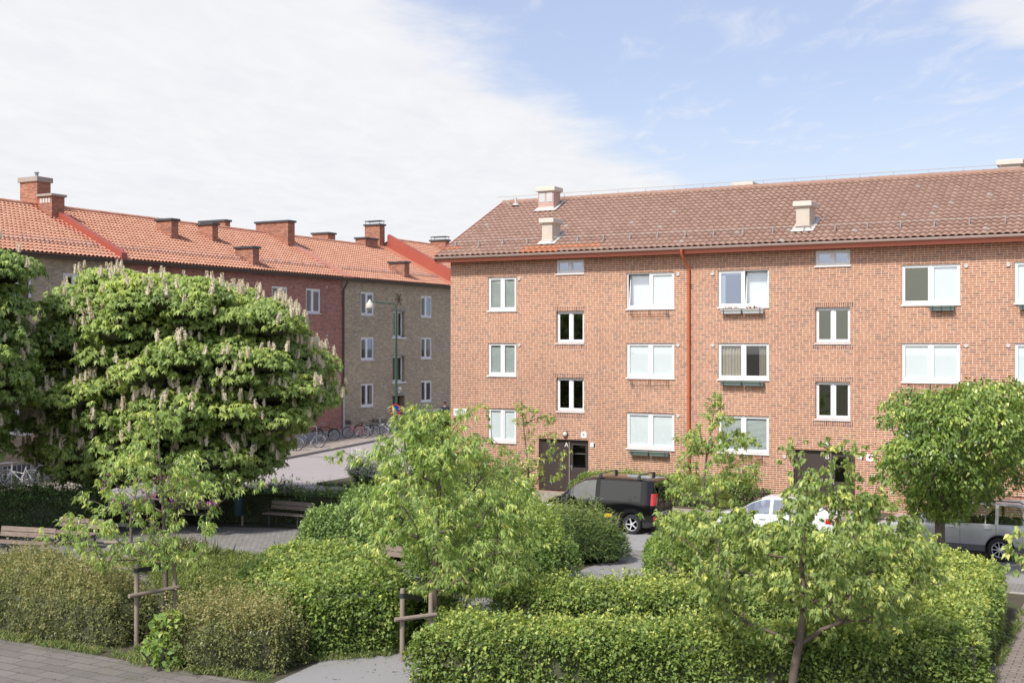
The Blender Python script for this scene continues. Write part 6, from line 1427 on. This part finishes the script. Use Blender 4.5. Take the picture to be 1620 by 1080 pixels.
# young trees with hanging lance-shaped leaves
YT = 'young lance-leaved trees'
Z = 25.4; b0 = D(262, 1010, Z); b0[2] = 0
tr = [b0, D(262, 900, Z), D(258, 800, Z), D(252, 720, Z), D(247, 640, Z)]
tips = px_tips(115, [(640, 230, 262), (690, 190, 292), (740, 165, 330), (790, 120, 345), (830, 70, 330), (870, 110, 330), (905, 170, 300)], Z, 1.9, 645, 900, None)
tips = np.concatenate([tips, [D(58, 846, Z - .3), D(100, 815, Z + .2), D(130, 790, Z), D(405, 762, Z + .4), D(425, 772, Z), D(370, 745, Z + .5), D(150, 700, Z + .2), D(210, 655, Z)]])
make_tree('young_tree', 'slender young tree with hanging leaves tied to a stake at the left', tr, tips, LF_LANCE, 2.9, 9, .14, .037, group=YT, asc=.35, r_tip=.0055, expo=.46)
stakes((8.48, -26.52), (b0[0] + .10, b0[1] + .16), 1.72, 'stake with black strap holding the left young tree', D(258, 897, Z), 1.08)
Z = 25.2; b1 = D(688, 1010, Z); b1[2] = 0
tr = [b1, D(687, 930, Z), D(690, 850, Z), D(696, 760, Z), D(700, 690, Z)]
tips = px_tips(300, [(640, 640, 665), (690, 600, 770), (740, 590, 820), (800, 565, 855), (850, 560, 850), (900, 585, 840), (945, 620, 790)], Z, 2.0, 650, 940, None)
pp2 = pix(tips); tips = tips[~((pp2[:, 0] > 580) & (pp2[:, 0] < 668) & (pp2[:, 1] > 858) & (pp2[:, 1] < 930))]
tips = np.concatenate([tips, [D(645, 640, Z), D(655, 665, Z + .2), D(730, 655, Z), D(742, 645, Z + .3), D(672, 648, Z - .3), D(520, 730, Z + .4), D(545, 715, Z + .5)]])
make_tree('young_tree', 'bushy young tree with hanging leaves in the middle of the park', tr, tips, LF_LANCE, 3.7, 9, .15, .038, group=YT, asc=.35, r_tip=.006, expo=.46)
q0, q1 = G(636, 1046), G(681, 1040); stakes((q0[0], q0[1]), (q1[0], q1[1]), 1.45, 'pair of posts with rail and black strap beside the middle path', D(686, 952, Z), .86, 1.3)
Z = 40.0; b2 = D(1112, 822, Z); b2[2] = .1
tr = [b2, D(1112, 780, Z), D(1118, 720, Z), D(1128, 660, Z), D(1132, 622, Z)]
tips = px_tips(110, [(622, 1120, 1138), (660, 1098, 1160), (700, 1085, 1185), (740, 1060, 1205), (775, 1050, 1190), (805, 1065, 1160)], Z, 1.5, 625, 800, None)
tips = np.concatenate([tips, [D(1205, 695, Z), D(1190, 690, Z + .3), D(1075, 690, Z)]])
make_tree('young_tree', 'young tree before the rust red downpipe, behind the van', tr, tips, LF_LANCE, 3.6, 9, .165, .045, group=YT, asc=.4, r_tip=.006, expo=.46)
Z = 44.5; b3 = D(838, 788, Z); b3[2] = .1
tr = [b3, D(836, 740, Z), D(830, 690, Z), D(826, 650, Z), D(824, 608, Z)]
tips = px_tips(50, [(610, 815, 838), (650, 800, 860), (690, 775, 885), (730, 770, 895), (765, 785, 890)], Z, 1.2, 612, 765, None)
tips = np.concatenate([tips, [D(760, 637, Z), D(770, 645, Z), D(880, 660, Z), D(890, 715, Z - .2)]])
make_tree('young_tree', 'thin young tree with sparse leaves left of door A', tr, tips, LF_LANCE, 2.4, 9, .16, .042, group=YT, asc=.45, r_tip=.006, expo=.46)
# cherry trees with broad hanging leaves
Z = 20.4; b4 = D(1250, 1126, Z); b4[2] = 0
tr = [b4, D(1256, 1060, Z), D(1266, 1010, Z), D(1272, 960, Z), D(1268, 890, Z + .1), D(1275, 800, Z + .2)]
tips = px_tips(250, [(725, 1300, 1320), (775, 1270, 1370), (800, 1130, 1420), (835, 1050, 1470), (870, 1075, 1495), (910, 1100, 1500), (950, 1120, 1470), (985, 1130, 1450)], Z, 2.2, 720, 965, None)
pp2 = pix(tips); tips = tips[~((pp2[:, 0] > 1120) & (pp2[:, 0] < 1345) & (pp2[:, 1] > 770) & (pp2[:, 1] < 828) & (rng.random(len(tips)) < .35))]
tips = np.concatenate([tips, [D(1262, 700, Z + .2), D(1310, 690, Z + .3), D(1355, 705, Z), D(1250, 730, Z), D(1035, 815, Z), D(1060, 850, Z - .4), D(1440, 985, Z - .6), D(1400, 1005, Z - .8), D(1350, 730, Z + .6), D(1390, 750, Z + .5), D(1150, 965, Z - .3), D(1130, 935, Z + .4), D(1412, 955, Z - .4), D(1385, 985, Z - .2), D(1435, 935, Z), D(1115, 905, Z - .5), D(1180, 985, Z), D(1215, 1000, Z - .4), D(1330, 985, Z + .3), D(1450, 905, Z + .6)]])
make_tree('cherry_tree', 'spreading cherry tree with broad leaves standing before the long front hedge', tr, tips, LF_CHERRY, 4.2, 9, .108, .058, group='broad-leaved cherry trees', asc=.25, r_tip=.0052, expo=.48, droop=.85, fold=.16, ld=.3, rmax=.07)
Z = 20.5; b5 = D(1745, 1090, Z); b5[2] = 0
tr = [b5, D(1745, 960, Z), D(1740, 880, Z), D(1738, 800, Z)]
tips = np.array([D(x, y, Z + d) for x, y, d in ((1600, 872, 0), (1612, 838, .3), (1590, 895, -.2), (1640, 820, .4), (1660, 860, 0), (1680, 800, .5), (1650, 900, -.3), (1700, 830, 0), (1720, 770, .2), (1625, 880, .1), (1690, 880, .1))])
make_tree('cherry_tree', 'cherry tree of which only some leaves reach in at the right picture edge', tr, tips, LF_CHERRY, 2.8, 8, .13, .075, group='broad-leaved cherry trees', asc=.2, r_tip=.008, expo=.5, droop=.85, fold=.16, ld=.3)
# round-crowned street tree
Z = 32.6; b6 = D(1489, 868, Z); b6[2] = .01
e = tree_root('round_tree', b6, 'round dense dark green tree with short trunk before the silver car', 'tree')
lob = []; r_ = np.random.default_rng(3)
prof = [(612, 1500, 1590), (640, 1412, 1645), (690, 1378, 1665), (735, 1374, 1650), (775, 1422, 1580), (812, 1462, 1518)]
ys_ = np.array([p[0] for p in prof])
for _ in range(140):
    y = r_.uniform(628, 808); l, h = np.interp(y, ys_, [p[1] for p in prof]) + 15, np.interp(y, ys_, [p[2] for p in prof]) - 15; u = r_.uniform(-1, 1); dd = (h - l) / 2 / 58 * math.sqrt(max(0, 1 - u * u)) * r_.choice([-1, 1]) * (.6 + .4 * r_.random()); lob.append((D((l + h) / 2 + u * (h - l) / 2, y, Z + dd), .34 + .14 * r_.random()))
lob += [(D(1555, 612, Z), .28), (D(1600, 615, Z + .3), .3), (D(1535, 622, Z), .3), (D(1440, 640, Z - .3), .3)]
C, O, T = shell(lob, 62, 1.2, lo=.65, hi=1.2, bias=-.7); C2 = C; A = hanging(C, 4, .135, .075, lambda c: np.tile(D(1500, 720, Z), (len(c), 1)) * [1, 1, 0] + c * [0, 0, 1], .65, .6, .05)
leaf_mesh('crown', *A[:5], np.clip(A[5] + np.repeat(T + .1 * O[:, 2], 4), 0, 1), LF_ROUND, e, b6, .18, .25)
P, br, paths = grow([b6, D(1487, 830, Z), D(1492, 800, Z), D(1500, 740, Z)], np.array([l[0] for l in lob]), .011, .5, .35, .08, rmax=.13); V, F = tubes_np(paths, 7); np_mesh('trunk', V, F, BARK, None, e, b6, smooth=True)
# small flowering tree among the benches
Z = 34.0; b7 = D(208, 858, Z); b7[2] = 0
tr = [b7, D(207, 820, Z), D(212, 790, Z), D(220, 765, Z)]
tips = px_tips(26, [(748, 165, 250), (770, 160, 320), (795, 175, 345)], Z, 1.2, 748, 798, None)
def redbud_flowers(e, P, br, off):
    C = leaf_tufts(P, br, 1.6, .15, .03); sel = rng.random(len(C)) < .4; c = np.repeat(C[sel], 10, 0) + rng.normal(0, .05, (sel.sum() * 10, 3)); m = len(c)
    leaf_mesh('blossom', c, rdir(m), rdir(m), np.full(m, .06), np.full(m, .05), rng.random(m), PETAL_P, e, off, .1, .1)
make_tree('flowering_tree', 'small tree with magenta blossom and yellow green leaves among the benches', tr, tips, LF_LIGHT, 1.5, 5, .08, .06, asc=.3, extra=redbud_flowers, r_tip=.008)
stakes((b7[0] - .75, b7[1] - .1), (b7[0] + .6, b7[1] + .2), 1.25, 'grey stakes round the small magenta flowering tree', (b7[0], b7[1], 1.1), .6)

# grass and weeds: nobody could count them
def blades(name, pts, h, mat, w=.012, lean=.5, label=None):
    n = len(pts); d = unit(rdir(n) * lean + np.array([0, 0, 1.0])); o = leaf_mesh(name, pts, d, rdir(n), h * (.4 + .9 * rng.random(n)), np.full(n, w), rng.random(n), mat, None, (0, 0, 0), .1, .35); return tag(o, label, None, None, 'stuff')
def along(n, pl_, wd):
    A = np.array(pl_, float); s = np.concatenate([[0], np.cumsum(np.linalg.norm(np.diff(A, axis=0), axis=1))]); q = rng.random(n) * s[-1]; p = np.column_stack([np.interp(q, s, A[:, 0]), np.interp(q, s, A[:, 1])]) + rng.normal(0, wd, (n, 2)); keep = wav(p, 1.4, 2.0) > -.25; p = p[keep]; return np.column_stack([p, np.full(len(p), .01)])
pts = np.concatenate([along(9000, [(-1, -27.3), (6, -27.35), (9.2, -27.25), (9.5, -27.5), (12.5, -27.2)], .10), along(2500, [(12.0, -25.95), (13.4, -24.75), (13.3, -23.6)], .10), along(2600, [(24.4, -23), (24.4, -14.5)], .05), along(2000, [(8.9, -26.9), (9.5, -26.4)], .18)])
tag(blades('grass', pts, .13, LF_GRASS), 'grass and weeds along the edges of the paving')
pts = np.concatenate([np.column_stack([rng.uniform([12.0, -24.0], [14.6, -20.8], (2600, 2)), np.full(2600, .01)])]); tag(blades('grass', pts[(pts[:, 0] < 12.9) | (pts[:, 0] > 14.4)], .2, LF_GRASS), 'grass beside the middle path')
def tuft(name, label, c, n, h, r, mat, cat, w=.014, fl=None):
    e = tree_root(name, (*c, 0), label, cat); p = np.column_stack([np.array(c) + rng.normal(0, r * .35, (n, 2)), np.full(n, .01)]); o = (p - [*c, 0]); d = unit(np.array([0, 0, 1.0]) + o * 1.3 + rdir(n) * .25)
    leaf_mesh('blade', p, d, rdir(n), h * (.6 + .6 * rng.random(n)), np.full(n, w), rng.random(n), mat, e, (*c, 0), .1, .45)['kind'] = 'stuff'
    if fl: k = 260; pp_ = np.column_stack([np.array(c) + rng.normal(0, r * .45, (k, 2)), h * (.7 + .4 * rng.random(k))]); leaf_mesh('blossom', pp_, rdir(k), rdir(k), np.full(k, .04), np.full(k, .03), rng.random(k), fl, e, (*c, 0))['kind'] = 'stuff'
    return e
tuft('ornamental_grass', 'arching tuft of bright ornamental grass behind the pair of posts', (12.55, -22.1), 1500, .75, .7, LF_GRASS, 'grass tuft')
tuft('perennial_plant', 'feathery grey green perennials at the edge of the paved patio', (3.3, -20.0), 2600, .75, .95, LF_GRASS, 'plant', .016, PETAL_L)
q = G(300, 1010); shrub('climbing_plant', 'big-leaved pale green plant growing over the bronze shrub', [(np.array([10.0, -27.35, .35]), .3), (np.array([10.15, -27.3, .75]), .28), (np.array([10.3, -27.45, .2]), .25)], LF_LIGHT, 160, .13, .11, cat='plant', core=.0, up=.1)
# fallen leaves and crumbs on the paving
def litter(n, lo, hi): p = rng.uniform(lo, hi, (n, 2)); p = p[wav(p, .8, 4.0) > -.1]; return np.column_stack([p, np.full(len(p), .016)])
pts = np.concatenate([litter(420, (12.7, -27.4), (15.2, -19)), litter(420, (2, -30), (14, -27.6)), litter(300, (13, -16), (16, -11)), litter(260, (24.4, -24), (27, -12.5)), litter(320, (-4, -20), (4, -12.5)), litter(260, (8, -10.8), (24, -8.5))])
n_ = len(pts); d_ = rdir(n_) * [1, 1, .15]; tag(leaf_mesh('leaf_litter', pts, d_, np.tile([0, 0, 1.0], (n_, 1)) + rdir(n_) * .3, .05 * (.4 + rng.random(n_)), .03 * (.4 + rng.random(n_)), rng.random(n_), LM('fallen_leaf', (.10, .075, .04), (.20, .15, .07), (.30, .26, .10), trans=.1), None, (0, 0, 0), .2, .2), 'fallen leaves and crumbs on the paths', None, None, 'stuff')
